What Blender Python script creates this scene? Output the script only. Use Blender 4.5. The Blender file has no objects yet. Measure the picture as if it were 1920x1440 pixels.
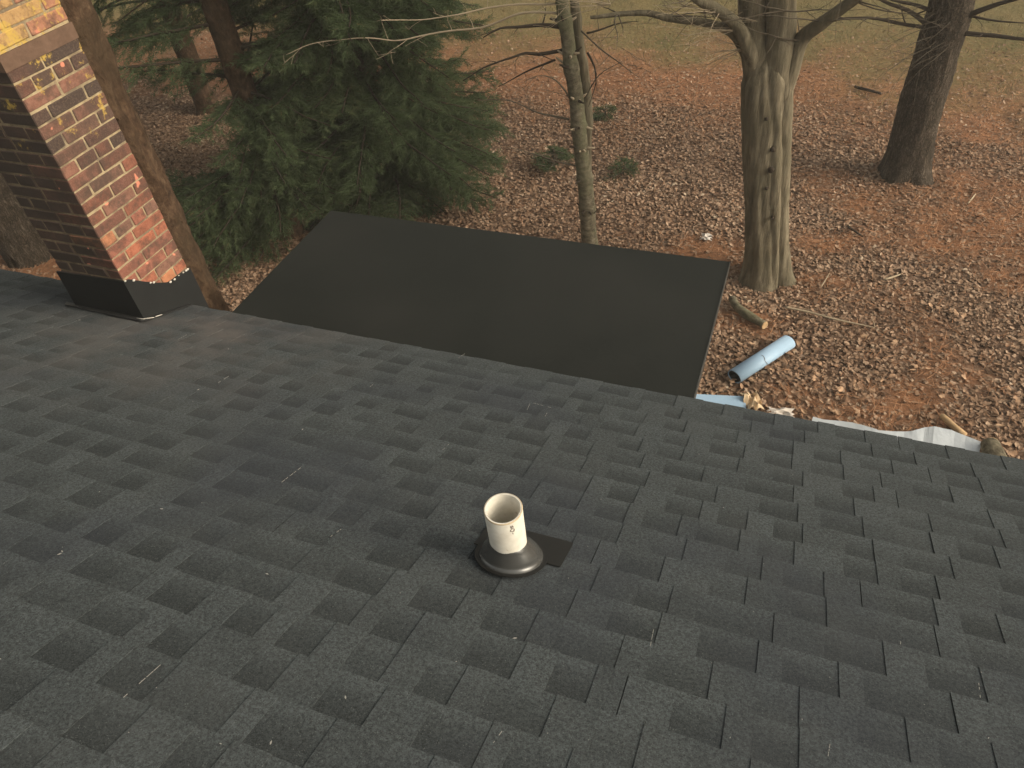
import bpy, bmesh, math, random
import numpy as np
from mathutils import Vector, Matrix, noise as mn

random.seed(11)
rng = np.random.default_rng(11)
scene = bpy.context.scene
COL = scene.collection

# ------------------------------------------------------------------ camera, sky, sun, exposure
CAMZ = 5.4                                   # lens height above the yard; the yard is z = 0, X runs along the eave, Y down the slope
PITCH, ROLL, YAW, SLOPE, FPX = 0.76642667, -0.1203828, 0.43715781, 0.40454385, 1368.9
_h = Vector((-math.sin(YAW), math.cos(YAW), 0)); _r = Vector((math.cos(YAW), math.sin(YAW), 0)); _z = Vector((0, 0, 1))
FW = _h*math.cos(PITCH) - _z*math.sin(PITCH)
_u = _h*math.sin(PITCH) + _z*math.cos(PITCH)
RT = _r*math.cos(ROLL) + _u*math.sin(ROLL)
UP = -_r*math.sin(ROLL) + _u*math.cos(ROLL)
CAM = Vector((0, 0, CAMZ))
cd = bpy.data.cameras.new('camera'); cam = bpy.data.objects.new('camera', cd); COL.objects.link(cam)
cd.sensor_width = 36; cd.lens = FPX/1920*36; cd.clip_end = 2000; cd.clip_start = 0.05
M3 = Matrix((RT, UP, -FW)).transposed()
cam.matrix_world = Matrix.Translation(CAM) @ M3.to_4x4()
scene.camera = cam

SUN_DIR = Vector((0.93, 0.03, 0.58)).normalized()     # towards the sun
SUN_EL = math.asin(SUN_DIR.z)
SUN_AZ = math.atan2(SUN_DIR.x, SUN_DIR.y)
world = bpy.data.worlds.new('World'); scene.world = world; world.use_nodes = True
wn = world.node_tree; wn.nodes.clear()
wo = wn.nodes.new('ShaderNodeOutputWorld'); wb = wn.nodes.new('ShaderNodeBackground')
sky = wn.nodes.new('ShaderNodeTexSky'); sky.sky_type = 'NISHITA'; sky.sun_disc = False
sky.sun_elevation = SUN_EL; sky.sun_rotation = SUN_AZ
sky.air_density = 1.0; sky.dust_density = 4.0; sky.ozone_density = 1.0
hs = wn.nodes.new('ShaderNodeHueSaturation'); hs.inputs['Saturation'].default_value = 0.28   # hazy, nearly colourless winter sky
wn.links.new(sky.outputs[0], hs.inputs['Color']); wm = wn.nodes.new('ShaderNodeMix'); wm.data_type = 'RGBA'; wm.blend_type = 'MULTIPLY'; wm.inputs[0].default_value = 1; wm.inputs[7].default_value = (1.0, .955, .83, 1)   # thin warm overcast
wn.links.new(hs.outputs[0], wm.inputs[6]); wn.links.new(wm.outputs[2], wb.inputs[0])
wb.inputs[1].default_value = 0.15
wn.links.new(wb.outputs[0], wo.inputs[0])
sl = bpy.data.lights.new('sun', 'SUN'); sun = bpy.data.objects.new('sun', sl); COL.objects.link(sun)
sl.energy = 1.6; sl.angle = math.radians(34); sl.color = (1.0, 0.86, 0.68)
sun.location = (20, -6, 15)
sun.rotation_euler = SUN_DIR.to_track_quat('Z', 'Y').to_euler()
vs = scene.view_settings; vs.view_transform = 'Standard'; vs.look = 'None'; vs.gamma = 1; vs.use_curve_mapping = False
vs.exposure = 0.60
scene.render.engine = 'CYCLES'

# ------------------------------------------------------------------ helpers
def ray(px, py):
    return (RT*(px-960) - UP*(py-720) + FW*FPX).normalized()
def on_z(px, py, z=0.0):
    d = ray(px, py); return CAM + d*((z-CAMZ)/d.z)
def on_y(px, py, y):
    d = ray(px, py); return CAM + d*(y/d.y)
def project(p):
    v = Vector(p)-CAM; w = v.dot(FW); return 960+FPX*v.dot(RT)/w, 720-FPX*v.dot(UP)/w
SN = Vector((0, math.sin(SLOPE), math.cos(SLOPE))); SD = Vector((0, math.cos(SLOPE), -math.sin(SLOPE)))
HR = 1.395
FOOT = CAM - SN*(HR+.012)      # deck level: the shingles lie on it
def roofpt(x, s, up=0.0):
    return FOOT + Vector((x, 0, 0)) + SD*s + SN*up
def on_roof(px, py):
    d = ray(px, py); p = CAM + d*(-(HR+.002)/d.dot(SN)); return p, (p-FOOT).dot(SD)
S_EAVE = 2.480*HR

def link(name, me, mat=None, parent=None):
    o = bpy.data.objects.new(name, me); COL.objects.link(o)
    if mat is not None and me is not None and len(me.materials) == 0: me.materials.append(mat)
    if parent is not None: attach(o, parent)
    return o
WORLD = {}
def world_of(o):
    m = o.matrix_basis
    if o.parent: return world_of(o.parent) @ o.matrix_parent_inverse @ m
    return m.copy()
def attach(o, parent):
    o.parent = parent; o.matrix_parent_inverse = world_of(parent).inverted()
def tag(o, label=None, cat=None, group=None, kind=None):
    if label: o['label'] = label
    if cat: o['category'] = cat
    if group: o['group'] = group
    if kind: o['kind'] = kind
    return o
def empty(name, loc, label, cat, group=None):
    o = bpy.data.objects.new(name, None); COL.objects.link(o); o.location = loc; o.empty_display_size = .2
    return tag(o, label, cat, group)
def mesh_np(name, V, F, smooth=False, attrs=None):
    """V (n,3); F (m,k) int array or list of arrays with a constant k each."""
    me = bpy.data.meshes.new(name)
    Fs = F if isinstance(F, list) and not isinstance(F[0], tuple) else [F]
    Fs = [np.asarray(f, dtype=np.int32) for f in Fs if len(f)]
    V = np.asarray(V, dtype=np.float32)
    loops = np.concatenate([f.ravel() for f in Fs]); tot = np.concatenate([np.full(len(f), f.shape[1], dtype=np.int32) for f in Fs])
    start = np.concatenate([[0], np.cumsum(tot)[:-1]]).astype(np.int32)
    me.vertices.add(len(V)); me.vertices.foreach_set('co', V.ravel())
    me.loops.add(len(loops)); me.loops.foreach_set('vertex_index', loops)
    me.polygons.add(len(tot)); me.polygons.foreach_set('loop_start', start); me.polygons.foreach_set('loop_total', tot)
    me.polygons.foreach_set('use_smooth', np.full(len(tot), smooth))
    if attrs:
        for k, a in attrs.items():
            at = me.color_attributes.new(k, 'FLOAT_COLOR', 'POINT')
            at.data.foreach_set('color', np.asarray(a, dtype=np.float32).ravel())
    me.update(calc_edges=True); me.validate()
    return me
class MB:
    """collects boxes, slabs and tubes into one mesh"""
    def __init__(s): s.v = []; s.f = []
    def add(s, vs, fs):
        b = len(s.v); s.v += [tuple(v) for v in vs]; s.f += [tuple(i+b for i in f) for f in fs]
    def box(s, x0, x1, y0, y1, z0, z1):
        s.add([(x0,y0,z0),(x1,y0,z0),(x1,y1,z0),(x0,y1,z0),(x0,y0,z1),(x1,y0,z1),(x1,y1,z1),(x0,y1,z1)],
              [(3,2,1,0),(4,5,6,7),(0,1,5,4),(1,2,6,5),(2,3,7,6),(3,0,4,7)])
    def prism(s, poly, off):
        """poly: list of Vectors (a planar loop); off: Vector, thickness"""
        n = len(poly); a = [Vector(p) for p in poly]
        s.add(a+[p+off for p in a], [tuple(range(n))[::-1], tuple(range(n, 2*n))]+[(i, (i+1) % n, n+(i+1) % n, n+i) for i in range(n)])
    def tube(s, pts, rad, n=8, prof=None, cap=True):
        v, f = tube_arrays(pts, rad, n, prof, cap); s.add(v, f)
    def mesh(s, name, smooth=False):
        me = bpy.data.meshes.new(name); me.from_pydata(s.v, [], s.f); me.update()
        bm = bmesh.new(); bm.from_mesh(me); bmesh.ops.recalc_face_normals(bm, faces=bm.faces); bm.to_mesh(me); bm.free()
        if smooth: me.polygons.foreach_set('use_smooth', [True]*len(me.polygons))
        return me
def tube_arrays(pts, rad, n=8, prof=None, cap=True):
    pts = [Vector(p) for p in pts]; m = len(pts); vs = []; fs = []
    t = (pts[1]-pts[0]).normalized()
    a = Vector((1, 0, 0)) if abs(t.x) < .8 else Vector((0, 1, 0))
    nx = (a - t*a.dot(t)).normalized()
    L = 0
    for i, p in enumerate(pts):
        if i: L += (p-pts[i-1]).length
        t2 = (pts[min(i+1, m-1)]-pts[max(i-1, 0)]).normalized()
        nx = (nx - t2*nx.dot(t2)).normalized(); ny = t2.cross(nx)
        for k in range(n):
            th = 2*math.pi*k/n
            r = rad[i]*(prof(th, L, p) if prof else 1)
            vs.append(p + (nx*math.cos(th)+ny*math.sin(th))*r)
    for i in range(m-1):
        for k in range(n):
            fs.append((i*n+k, i*n+(k+1) % n, (i+1)*n+(k+1) % n, (i+1)*n+k))
    if cap:
        fs.append(tuple(range(n))[::-1]); fs.append(tuple(range((m-1)*n, m*n)))
    return vs, fs
def resample(pts, rad, step):
    """Catmull-Rom through points with radii"""
    P = [Vector(p) for p in pts]; out = []; ro = []
    for i in range(len(P)-1):
        p0 = P[max(i-1, 0)]; p1 = P[i]; p2 = P[i+1]; p3 = P[min(i+2, len(P)-1)]
        k = max(1, int((p2-p1).length/step))
        for j in range(k):
            t = j/k
            out.append(.5*((2*p1)+(p2-p0)*t+(2*p0-5*p1+4*p2-p3)*t*t+(3*p1-p0-3*p2+p3)*t**3)); ro.append(rad[i]*(1-t)+rad[i+1]*t)
    out.append(P[-1]); ro.append(rad[-1])
    return out, ro

# ------------------------------------------------------------------ materials
class NT:
    def __init__(s, name):
        s.m = bpy.data.materials.new(name); s.m.use_nodes = True; s.t = s.m.node_tree; s.t.nodes.clear()
        s.out = s.n('ShaderNodeOutputMaterial'); s.b = s.n('ShaderNodeBsdfPrincipled'); s.l(s.b.outputs[0], s.out.inputs[0])
    def n(s, t, **kw):
        x = s.t.nodes.new(t)
        for k, v in kw.items(): setattr(x, k, v)
        return x
    def l(s, a, b): s.t.links.new(a, b)
    def set(s, node, **kw):
        for k, v in kw.items():
            i = node.inputs[k.replace('_', ' ')]
            if hasattr(v, 'is_output') or isinstance(v, bpy.types.NodeSocket): s.l(v, i)
            else: i.default_value = v
        return node
    def coord(s, kind='Object', scale=(1, 1, 1)):
        c = s.n('ShaderNodeTexCoord'); mp = s.n('ShaderNodeMapping'); s.l(c.outputs[kind], mp.inputs[0]); mp.inputs['Scale'].default_value = scale
        return mp.outputs[0]
    def noise(s, vec, scale, detail=3, rough=.55, out=0):
        x = s.n('ShaderNodeTexNoise'); s.l(vec, x.inputs['Vector']); x.inputs['Scale'].default_value = scale; x.inputs['Detail'].default_value = detail; x.inputs['Roughness'].default_value = rough
        return x.outputs[out]
    def vor(s, vec, scale, feat='F1', out='Distance'):
        x = s.n('ShaderNodeTexVoronoi', feature=feat); s.l(vec, x.inputs['Vector']); x.inputs['Scale'].default_value = scale
        return x.outputs[out]
    def ramp(s, fac, stops):
        r = s.n('ShaderNodeValToRGB'); s.l(fac, r.inputs[0]); e = r.color_ramp.elements
        while len(e) < len(stops): e.new(.5)
        for i, (p, c) in enumerate(stops):
            e[i].position = p; e[i].color = (*c, 1) if len(c) == 3 else c
        return r.outputs[0]
    def mapr(s, v, a, b, c=0, d=1):
        r = s.n('ShaderNodeMapRange'); s.l(v, r.inputs[0])
        for i, x in enumerate((a, b, c, d)): r.inputs[i+1].default_value = x
        return r.outputs[0]
    def mix(s, fac, a, b, mode='MIX'):
        x = s.n('ShaderNodeMix', data_type='RGBA', blend_type=mode)
        for sock, v in ((x.inputs[0], fac), (x.inputs[6], a), (x.inputs[7], b)):
            if isinstance(v, bpy.types.NodeSocket): s.l(v, sock)
            elif isinstance(v, (int, float)): sock.default_value = v
            else: sock.default_value = (*v, 1)
        return x.outputs[2]
    def math(s, op, a, b=0.0):
        x = s.n('ShaderNodeMath', operation=op)
        for i, v in enumerate((a, b)):
            if isinstance(v, bpy.types.NodeSocket): s.l(v, x.inputs[i])
            else: x.inputs[i].default_value = v
        return x.outputs[0]
    def bump(s, h, strength=.5, dist=.01):
        x = s.n('ShaderNodeBump'); s.l(h, x.inputs['Height']); x.inputs['Strength'].default_value = strength; x.inputs['Distance'].default_value = dist
        s.l(x.outputs[0], s.b.inputs['Normal'])
    def col(s, c):
        if isinstance(c, bpy.types.NodeSocket): s.l(c, s.b.inputs['Base Color'])
        else: s.b.inputs['Base Color'].default_value = (*c, 1)
    def p(s, rough=.8, spec=.3, metal=0):
        s.b.inputs['Roughness'].default_value = rough; s.b.inputs['Specular IOR Level'].default_value = spec; s.b.inputs['Metallic'].default_value = metal
        return s.m
def simple(name, c, rough=.7, spec=.3, metal=0, var=.25, scale=8, bump=0):
    t = NT(name); v = t.coord('Object'); n = t.noise(v, scale, 5, .6)
    t.col(t.mix(n, [x*(1-var) for x in c], [min(1, x*(1+var)) for x in c]))
    if bump: t.bump(n, bump, .01)
    return t.p(rough, spec, metal)

def mat_shingle():
    t = NT('asphalt_shingle'); w = t.coord('Object'); 
    g = t.n('ShaderNodeNewGeometry'); pos = g.outputs['Position']
    a = t.n('ShaderNodeAttribute', attribute_name='sh'); sep = t.n('ShaderNodeSeparateColor'); t.l(a.outputs['Color'], sep.inputs[0])
    tone, v, rec = sep.outputs[0], sep.outputs[1], sep.outputs[2]
    oi = t.n('ShaderNodeObjectInfo')
    gran = t.noise(pos, 330, 2, .8); gran2 = t.vor(pos, 420, 'F1', 'Color')
    gs = t.n('ShaderNodeSeparateColor'); t.l(gran2, gs.inputs[0])
    blotch = t.noise(pos, 9, 4, .6); big = t.noise(pos, 1.3, 3, .5)
    base = t.mix(tone, (.044, .048, .048), (.077, .083, .083))
    base = t.mix(t.mapr(blotch, .3, .7), base, t.mix(.35, base, (.070, .071, .068)))
    # the maker's dark shadow band of granules, printed along the upper edge of the lower layer
    band = t.math('MULTIPLY', rec, t.mapr(t.math('ADD', v, t.math('MULTIPLY', t.math('SUBTRACT', t.noise(pos, 40, 4), .5), .42)), .26, .96, 1, 0))
    base = t.mix(t.math('MULTIPLY', band, .78), base, (.0170, .0190, .0190))
    base = t.mix(t.math('MULTIPLY', rec, t.mapr(v, .6, 1.0, 0, .30)), base, (.105, .113, .112))
    mot = t.noise(pos, 110, 4, .8); base = t.mix(t.mapr(mot, .36, .64, 0, 1), t.mix(1, base, (.42, .42, .42), 'MULTIPLY'), t.mix(1, base, (1.62, 1.62, 1.62), 'MULTIPLY'))
    # granules: pale and black specks
    base = t.mix(t.mapr(gran, .35, .75, 0, .55), base, (.098, .105, .105))
    base = t.mix(t.mapr(gs.outputs[0], .72, .95, 0, .6), base, (.018, .018, .018))
    base = t.mix(t.mapr(gs.outputs[1], .982, .992, 0, .45), base, (.20, .20, .19))
    # bluish lots of granules and brown brick dust washed down beside the chimney
    base = t.mix(t.mapr(big, .50, .66, 0, .35), base, (.038, .040, .052))
    d = t.n('ShaderNodeVectorMath', operation='DISTANCE'); t.l(pos, d.inputs[0]); q = roofpt(-3.0, 3.1); d.inputs[1].default_value = q
    dust = t.math('MULTIPLY', t.mapr(d.outputs['Value'], .1, 1.25, 1, 0), t.mapr(t.noise(pos, 3.2, 5, .65), .36, .66))
    base = t.mix(t.math('MULTIPLY', dust, .75), base, (.150, .124, .110))
    wash = t.math('MULTIPLY', t.mapr(t.noise(pos, 2.2, 6, .7), .5, .75), .30)
    base = t.mix(wash, base, (.085, .084, .080))
    base = t.mix(1, base, (.75, .80, .83), 'MULTIPLY')
    t.col(base)
    t.bump(t.math('ADD', gran, t.math('MULTIPLY', gs.outputs[2], .5)), .55, .003)
    return t.p(.92, .18)
def mat_membrane():
    t = NT('black_rubber_membrane'); pos = t.n('ShaderNodeNewGeometry').outputs['Position']
    n = t.noise(pos, 2.0, 6, .65); f = t.noise(pos, 160, 2, .6)
    c = t.mix(t.mapr(n, .3, .7), (.0090, .0104, .0088), (.0128, .0142, .0124))
    c = t.mix(t.mapr(t.noise(pos, .9, 3), .5, .7, 0, .5), c, (.0185, .0185, .0162))
    c = t.mix(t.mapr(t.vor(pos, 9), .0, .018, .6, 0), c, (.09, .09, .085))
    t.col(c); t.bump(t.math('ADD', t.math('MULTIPLY', n, 2.0), t.math('MULTIPLY', f, .25)), .35, .006)
    return t.p(.78, .22)
def mat_brick():
    t = NT('chimney_brick'); g = t.n('ShaderNodeNewGeometry'); pos = g.outputs['Position']
    oi = t.n('ShaderNodeObjectInfo'); base = oi.outputs['Color']
    n = t.noise(pos, 28, 5, .65); f = t.noise(pos, 130, 3, .7)
    c = t.mix(t.mapr(n, .3, .72, 0, .75), base, t.mix(1, base, (.62, .55, .5), 'MULTIPLY'))
    c = t.mix(t.mapr(f, .45, .75, 0, .35), c, t.mix(.5, base, (.46, .33, .24)))
    # soot stains
    st = t.math('MULTIPLY', t.mapr(t.noise(pos, 7, 6, .75), .44, .60), .70)
    c = t.mix(st, c, (.062, .045, .036))
    c = upslope_shade(t, g, pos, c)
    # spalled patches of fresh brick
    sp = t.mapr(t.noise(pos, 11, 2, .4), .715, .735)
    c = t.mix(sp, c, (.52, .20, .13))
    t.col(lichen(t, pos, c)); t.bump(t.math('ADD', n, t.math('MULTIPLY', f, .5)), .6, .004)
    return t.p(.88, .2)
def upslope_shade(t, g, pos, c):
    # patchy dark layer: shade of the upslope face put into the colour
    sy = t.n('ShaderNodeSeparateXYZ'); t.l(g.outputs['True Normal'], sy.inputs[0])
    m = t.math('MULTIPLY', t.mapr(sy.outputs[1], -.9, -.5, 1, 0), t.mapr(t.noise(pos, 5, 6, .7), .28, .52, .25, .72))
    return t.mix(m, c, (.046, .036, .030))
def lichen(t, pos, c):
    sx = t.n('ShaderNodeSeparateXYZ'); t.l(pos, sx.inputs[0])
    up = t.mapr(sx.outputs[2], CAMZ-1.62, CAMZ-.90, 0, 1)
    m = t.math('MULTIPLY', t.mapr(t.math('ADD', t.noise(pos, 9, 6, .72), t.math('MULTIPLY', up, .13)), .65, .72), t.math('MINIMUM', t.math('MULTIPLY', up, 4), 1))
    return t.mix(t.math('MULTIPLY', m, .8), c, (.46, .31, .07))
def mat_mortar():
    t = NT('lime_mortar'); g = t.n('ShaderNodeNewGeometry'); pos = g.outputs['Position']
    n = t.noise(pos, 22, 5, .65)
    c = t.ramp(n, [(.3, (.20, .150, .095)), (.55, (.345, .27, .165)), (.8, (.43, .345, .22))])
    c = t.mix(t.mapr(t.noise(pos, 6, 5, .75), .46, .62, 0, .8), c, (.12, .092, .068))
    c = t.mix(.62, c, upslope_shade(t, g, pos, c)); t.col(lichen(t, pos, c)); t.bump(n, .7, .006)
    return t.p(.95, .1)
def mat_bark(name, dark, mid, light, vscale=.14, s=14, bump=.8, plates=False, moss=None):
    t = NT(name); pos = t.n('ShaderNodeNewGeometry').outputs['Position']
    mp = t.n('ShaderNodeMapping'); t.l(pos, mp.inputs[0]); mp.inputs['Scale'].default_value = (1, 1, vscale)
    n = t.noise(mp.outputs[0], s, 6, .68); n2 = t.noise(pos, 5, 4, .6)
    if plates:
        wv = t.n('ShaderNodeVectorMath', operation='MULTIPLY_ADD'); t.l(t.noise(pos, 14, 4, .7, 1), wv.inputs[0]); wv.inputs[1].default_value = (.09, .09, .09); t.l(mp.outputs[0], wv.inputs[2]); v = t.vor(wv.outputs[0], s*1.9, 'DISTANCE_TO_EDGE'); n = t.math('MULTIPLY', t.mapr(v, 0, .22, .45, 1), t.math('ADD', n, .1))
    c = t.ramp(n, [(.26, dark), (.52, mid), (.78, light)])
    c = t.mix(t.mapr(n2, .42, .66, 0, .55), c, t.mix(1, c, (.62, .60, .55), 'MULTIPLY'))
    if moss: c = t.mix(t.mapr(t.noise(pos, 2.3, 5, .65), .46, .64, 0, .75), c, moss)
    c = t.mix(t.mapr(t.vor(mp.outputs[0], 7), .03, .10, .55, 0), c, dark)
    t.col(c); t.bump(n, bump, .03)
    return t.p(.93, .12)
def mat_ground():
    t = NT('yard_ground'); pos = t.n('ShaderNodeNewGeometry').outputs['Position']
    a = t.n('ShaderNodeAttribute', attribute_name='cover'); sp = t.n('ShaderNodeSeparateColor'); t.l(a.outputs['Color'], sp.inputs[0])
    # leaf bed: small flakes of browns
    v = t.n('ShaderNodeTexVoronoi'); wv = t.n('ShaderNodeVectorMath', operation='MULTIPLY_ADD'); t.l(t.noise(pos, 9, 3, .6, 1), wv.inputs[0]); wv.inputs[1].default_value = (.12, .12, .12); t.l(pos, wv.inputs[2])
    t.l(wv.outputs[0], v.inputs['Vector']); v.inputs['Scale'].default_value = 17
    vs_ = t.n('ShaderNodeSeparateColor'); t.l(v.outputs['Color'], vs_.inputs[0])
    leaf = t.ramp(vs_.outputs[0], [(0, (.13, .077, .050)), (.45, (.22, .138, .093)), (.8, (.31, .205, .145)), (1, (.38, .28, .205))])
    leaf = t.mix(t.mapr(v.outputs['Distance'], .25, .6, 0, .8), leaf, (.105, .062, .041))
    # pine straw: fine streaks of orange brown
    st = t.noise(wv.outputs[0], 26, 6, .75); st2 = t.noise(pos, 2.4, 4, .6)
    straw = t.ramp(st, [(.28, (.19, .088, .046)), (.5, (.35, .165, .083)), (.72, (.45, .24, .13))])
    straw = t.mix(t.mapr(st2, .4, .7, 0, .6), straw, (.19, .11, .068))
    gr = t.noise(wv.outputs[0], 20, 6, .75); gr2 = t.noise(pos, 1.1, 4, .6)
    grass = t.ramp(gr, [(.28, (.100, .078, .034)), (.52, (.205, .155, .068)), (.75, (.30, .235, .112))])
    grass = t.mix(t.mapr(gr2, .45, .65, 0, .55), grass, t.mix(gr, (.085, .088, .034), (.18, .17, .07)))
    soil = (.11, .062, .040)
    c = t.mix(sp.outputs[1], t.mix(.6, leaf, soil), straw); c = t.mix(sp.outputs[2], c, grass); c = t.mix(sp.outputs[0], c, leaf)
    t.col(c)
    t.bump(t.math('ADD', t.math('MULTIPLY', v.outputs['Distance'], sp.outputs[0]), st), 1.0, .05)
    return t.p(.95, .1)
def mat_attr(name, stops, rough=.85, spec=.15, bump=0, trans=0):
    t = NT(name); a = t.n('ShaderNodeAttribute', attribute_name='tone'); sp = t.n('ShaderNodeSeparateColor'); t.l(a.outputs['Color'], sp.inputs[0])
    c = t.ramp(sp.outputs[0], stops)
    pos = t.n('ShaderNodeNewGeometry').outputs['Position']
    c = t.mix(t.mapr(t.noise(pos, 60, 3), .35, .7, 0, .5), c, t.mix(1, c, (.6, .57, .52), 'MULTIPLY'))
    t.col(c)
    if trans:
        tr = t.n('ShaderNodeBsdfTranslucent'); t.l(c, tr.inputs[0]); mx = t.n('ShaderNodeMixShader'); mx.inputs[0].default_value = trans
        t.l(t.b.outputs[0], mx.inputs[1]); t.l(tr.outputs[0], mx.inputs[2]); t.l(mx.outputs[0], t.out.inputs[0])
    return t.p(rough, spec)
def mat_objcolor(name, rough=.85, spec=.15):
    t = NT(name); c = t.n('ShaderNodeObjectInfo').outputs['Color']; pos = t.n('ShaderNodeNewGeometry').outputs['Position']
    t.col(t.mix(t.mapr(t.noise(pos, 60, 3), .35, .7, 0, .5), c, t.mix(1, c, (.55, .52, .47), 'MULTIPLY')))
    return t.p(rough, spec)
def mat_foil():
    t = NT('silver_sheet'); pos = t.n('ShaderNodeNewGeometry').outputs['Position']
    n = t.noise(pos, 7, 5, .6)
    t.col(t.mix(n, (.40, .43, .46), (.56, .59, .61))); t.bump(t.noise(pos, 24, 4, .6), .35, .01)
    return t.p(.38, .5, .35)
def mat_pvc():
    t = NT('weathered_pvc'); pos = t.n('ShaderNodeNewGeometry').outputs['Position']
    n = t.noise(pos, 30, 5, .65)
    c = t.mix(t.mapr(n, .3, .7), (.54, .505, .43), (.66, .63, .56))
    c = t.mix(t.mapr(t.noise(pos, 55, 3, .5), .68, .76, 0, .7), c, (.33, .24, .15))
    t.col(c); t.bump(n, .1, .002)
    return t.p(.5, .4)

M = dict(
    shingle=mat_shingle(), membrane=mat_membrane(), brick=mat_brick(), mortar=mat_mortar(), ground=mat_ground(), foil=mat_foil(), pvc=mat_pvc(),
    bark_grey=mat_bark('smooth_grey_bark', (.042, .034, .023), (.165, .138, .094), (.30, .255, .18), .12, 16, .8, moss=(.115, .100, .066)),
    bark_slim=mat_bark('pale_slim_bark', (.040, .032, .022), (.150, .128, .088), (.28, .25, .18), 1.6, 15, .7, moss=(.135, .135, .078)),
    bark_pine=mat_bark('scaly_pine_bark', (.034, .026, .019), (.085, .066, .049), (.16, .128, .098), .16, 20, 1.0, plates=True),
    bark_brown=mat_bark('brown_rough_bark', (.020, .012, .008), (.078, .047, .029), (.17, .112, .070), .7, 19, 1.0, moss=(.052, .035, .021)),
    twig=simple('grey_twig', (.105, .085, .062), .9, .1), twig_pale=simple('pale_dead_twig', (.36, .29, .20), .9, .1), twig_dark=simple('dark_twig', (.045, .034, .025), .9, .1),
    flash=simple('black_sheet_flashing', (.014, .0145, .0145), .6, .25, 0, .35, 6, .15), boot=simple('black_rubber_boot', (.048, .048, .046), .24, .9, 0, .3, 12, .05),
    plate=simple('black_flange', (.010, .0098, .009), .55, .35, 0, .3, 12, .05),
    tar=simple('roof_tar', (.018, .018, .018), .55, .4, 0, .3, 20, .3), sealant=simple('pale_sealant', (.55, .52, .46), .5, .4),
    trim=simple('dark_metal_trim', (.055, .055, .050), .45, .5, .4), wood=simple('painted_board', (.42, .40, .36), .7, .3), siding=simple('pale_siding', (.50, .48, .43), .7, .3),
    deck=simple('roof_deck', (.10, .08, .06), .9), steel=simple('bright_steel', (.50, .51, .50), .3, .5, .9),
    blue=simple('pale_blue_backing', (.30, .43, .57), .5, .35, 0, .12, 5, .05), black=simple('black_rubber', (.015, .015, .015), .6), ink=simple('grey_ink', (.17, .145, .12), .8, .1),
    log=simple('cut_log_end', (.46, .31, .17), .85, .15, 0, .35, 20, .2), paper=simple('tan_paper', (.56, .42, .27), .8, .2, 0, .25, 12), scrap=simple('white_scrap', (.55, .50, .45), .8, .2),
    leaf=mat_attr('dry_leaf', [(0, (.140, .084, .053)), (.35, (.240, .150, .096)), (.7, (.33, .220, .148)), (.93, (.42, .30, .21)), (1, (.52, .41, .30))]),
    leafobj=mat_objcolor('dry_leaf_single'),
    straw=mat_attr('pine_straw', [(0, (.18, .080, .038)), (.5, (.36, .168, .082)), (1, (.50, .28, .155))]),
    grass=mat_attr('dormant_grass', [(0, (.085, .080, .030)), (.5, (.19, .147, .066)), (1, (.31, .24, .12))]),
    needle=mat_attr('evergreen_needles', [(0, (.060, .086, .040)), (.55, (.090, .125, .060)), (.9, (.128, .164, .082)), (1, (.19, .14, .07))], .85, .12, trans=.42),
)

# ------------------------------------------------------------------ the yard
def ellipse(x, y, c, rx, ry, soft=.45):
    d = ((x-c[0])/rx)**2+((y-c[1])/ry)**2
    return np.clip((1+soft-d)/(2*soft), 0, 1)
def spot(px, py, rx, ry):
    p = on_z(px, py); return (p.x, p.y), rx, ry
STRAW = [spot(1690, 620, .62, .85), spot(1680, 360, 1.5, .75), spot(1800, 400, 1.6, .6), spot(1900, 500, .7, .6), spot(1850, 330, 1.3, 1.0), spot(1560, 545, .5, .35), spot(1370, 480, .8, .45),
         spot(1440, 610, .6, .25), spot(1640, 770, .9, .42), spot(1760, 700, .6, .6), spot(1330, 145, 2.6, 1.2), spot(1560, 150, 2.0, 1.0), spot(1780, 230, 2.2, 1.3), spot(40, 500, 2.2, 1.3), spot(1180, 110, 2.2, 1.0), spot(1700, 470, .8, .45), spot(1560, 460, .5, .35)]
BARE_LEAF = [spot(1590, 640, .8, .9), spot(1860, 690, .5, 1.0), spot(1880, 300, 1.2, .5), spot(1600, 270, 1.4, 1.4), spot(1650, 500, .7, .35), spot(1780, 540, .35, .8)]
GX0, GX1, GY0, GY1, GS = -16.0, 9.0, 2.0, 26.0, .1            # covers are worked out once on a grid, then looked up
_gx = np.arange(GX0, GX1+GS, GS); _gy = np.arange(GY0, GY1+GS, GS); XX, YY = np.meshgrid(_gx, _gy)
def ngrid(f, z): return np.array([[mn.noise(Vector((x*f, y*f, z))) for x in _gx] for y in _gy])
_n1, _n2, _n3 = ngrid(.55, 3.1), ngrid(1.7, 7.7), ngrid(4.5, 1.7)
_hz = .035*ngrid(.9, 0)+.02*ngrid(3, 5); _tone = ngrid(.8, 11); _gtone = ngrid(.9, 21)
def _cover():
    edge = 12.4+1.2*_n1+.8*_n2+.12*(XX+2)          # leaves thin out towards the lawn
    st = np.max([ellipse(XX, YY, *e) for e in STRAW], 0); lf = np.max([ellipse(XX, YY, *e) for e in BARE_LEAF], 0)
    leaf = np.clip((edge-YY)/1.8+.5, 0, 1)
    st = np.clip(st*1.15+.55*_n2+.40*_n3-.24-.55*lf, 0, 1)
    leaf = leaf*(1-.93*st)
    grass = np.clip((YY-(13.2+1.5*_n1+.8*_n2))/2.0, 0, 1)
    grass = np.maximum(grass, np.clip((YY-11.8-1.2*_n2)/2.2, 0, 1)*.8*np.clip((XX+.4+.9*_n1)/1.6, 0, 1))
    straw = np.maximum(st, np.clip((YY-10.6-1.0*_n2)/1.5, 0, 1)*.85)
    return leaf*(1-grass), straw, grass
LEAF, STR, GRS = _cover()
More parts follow.
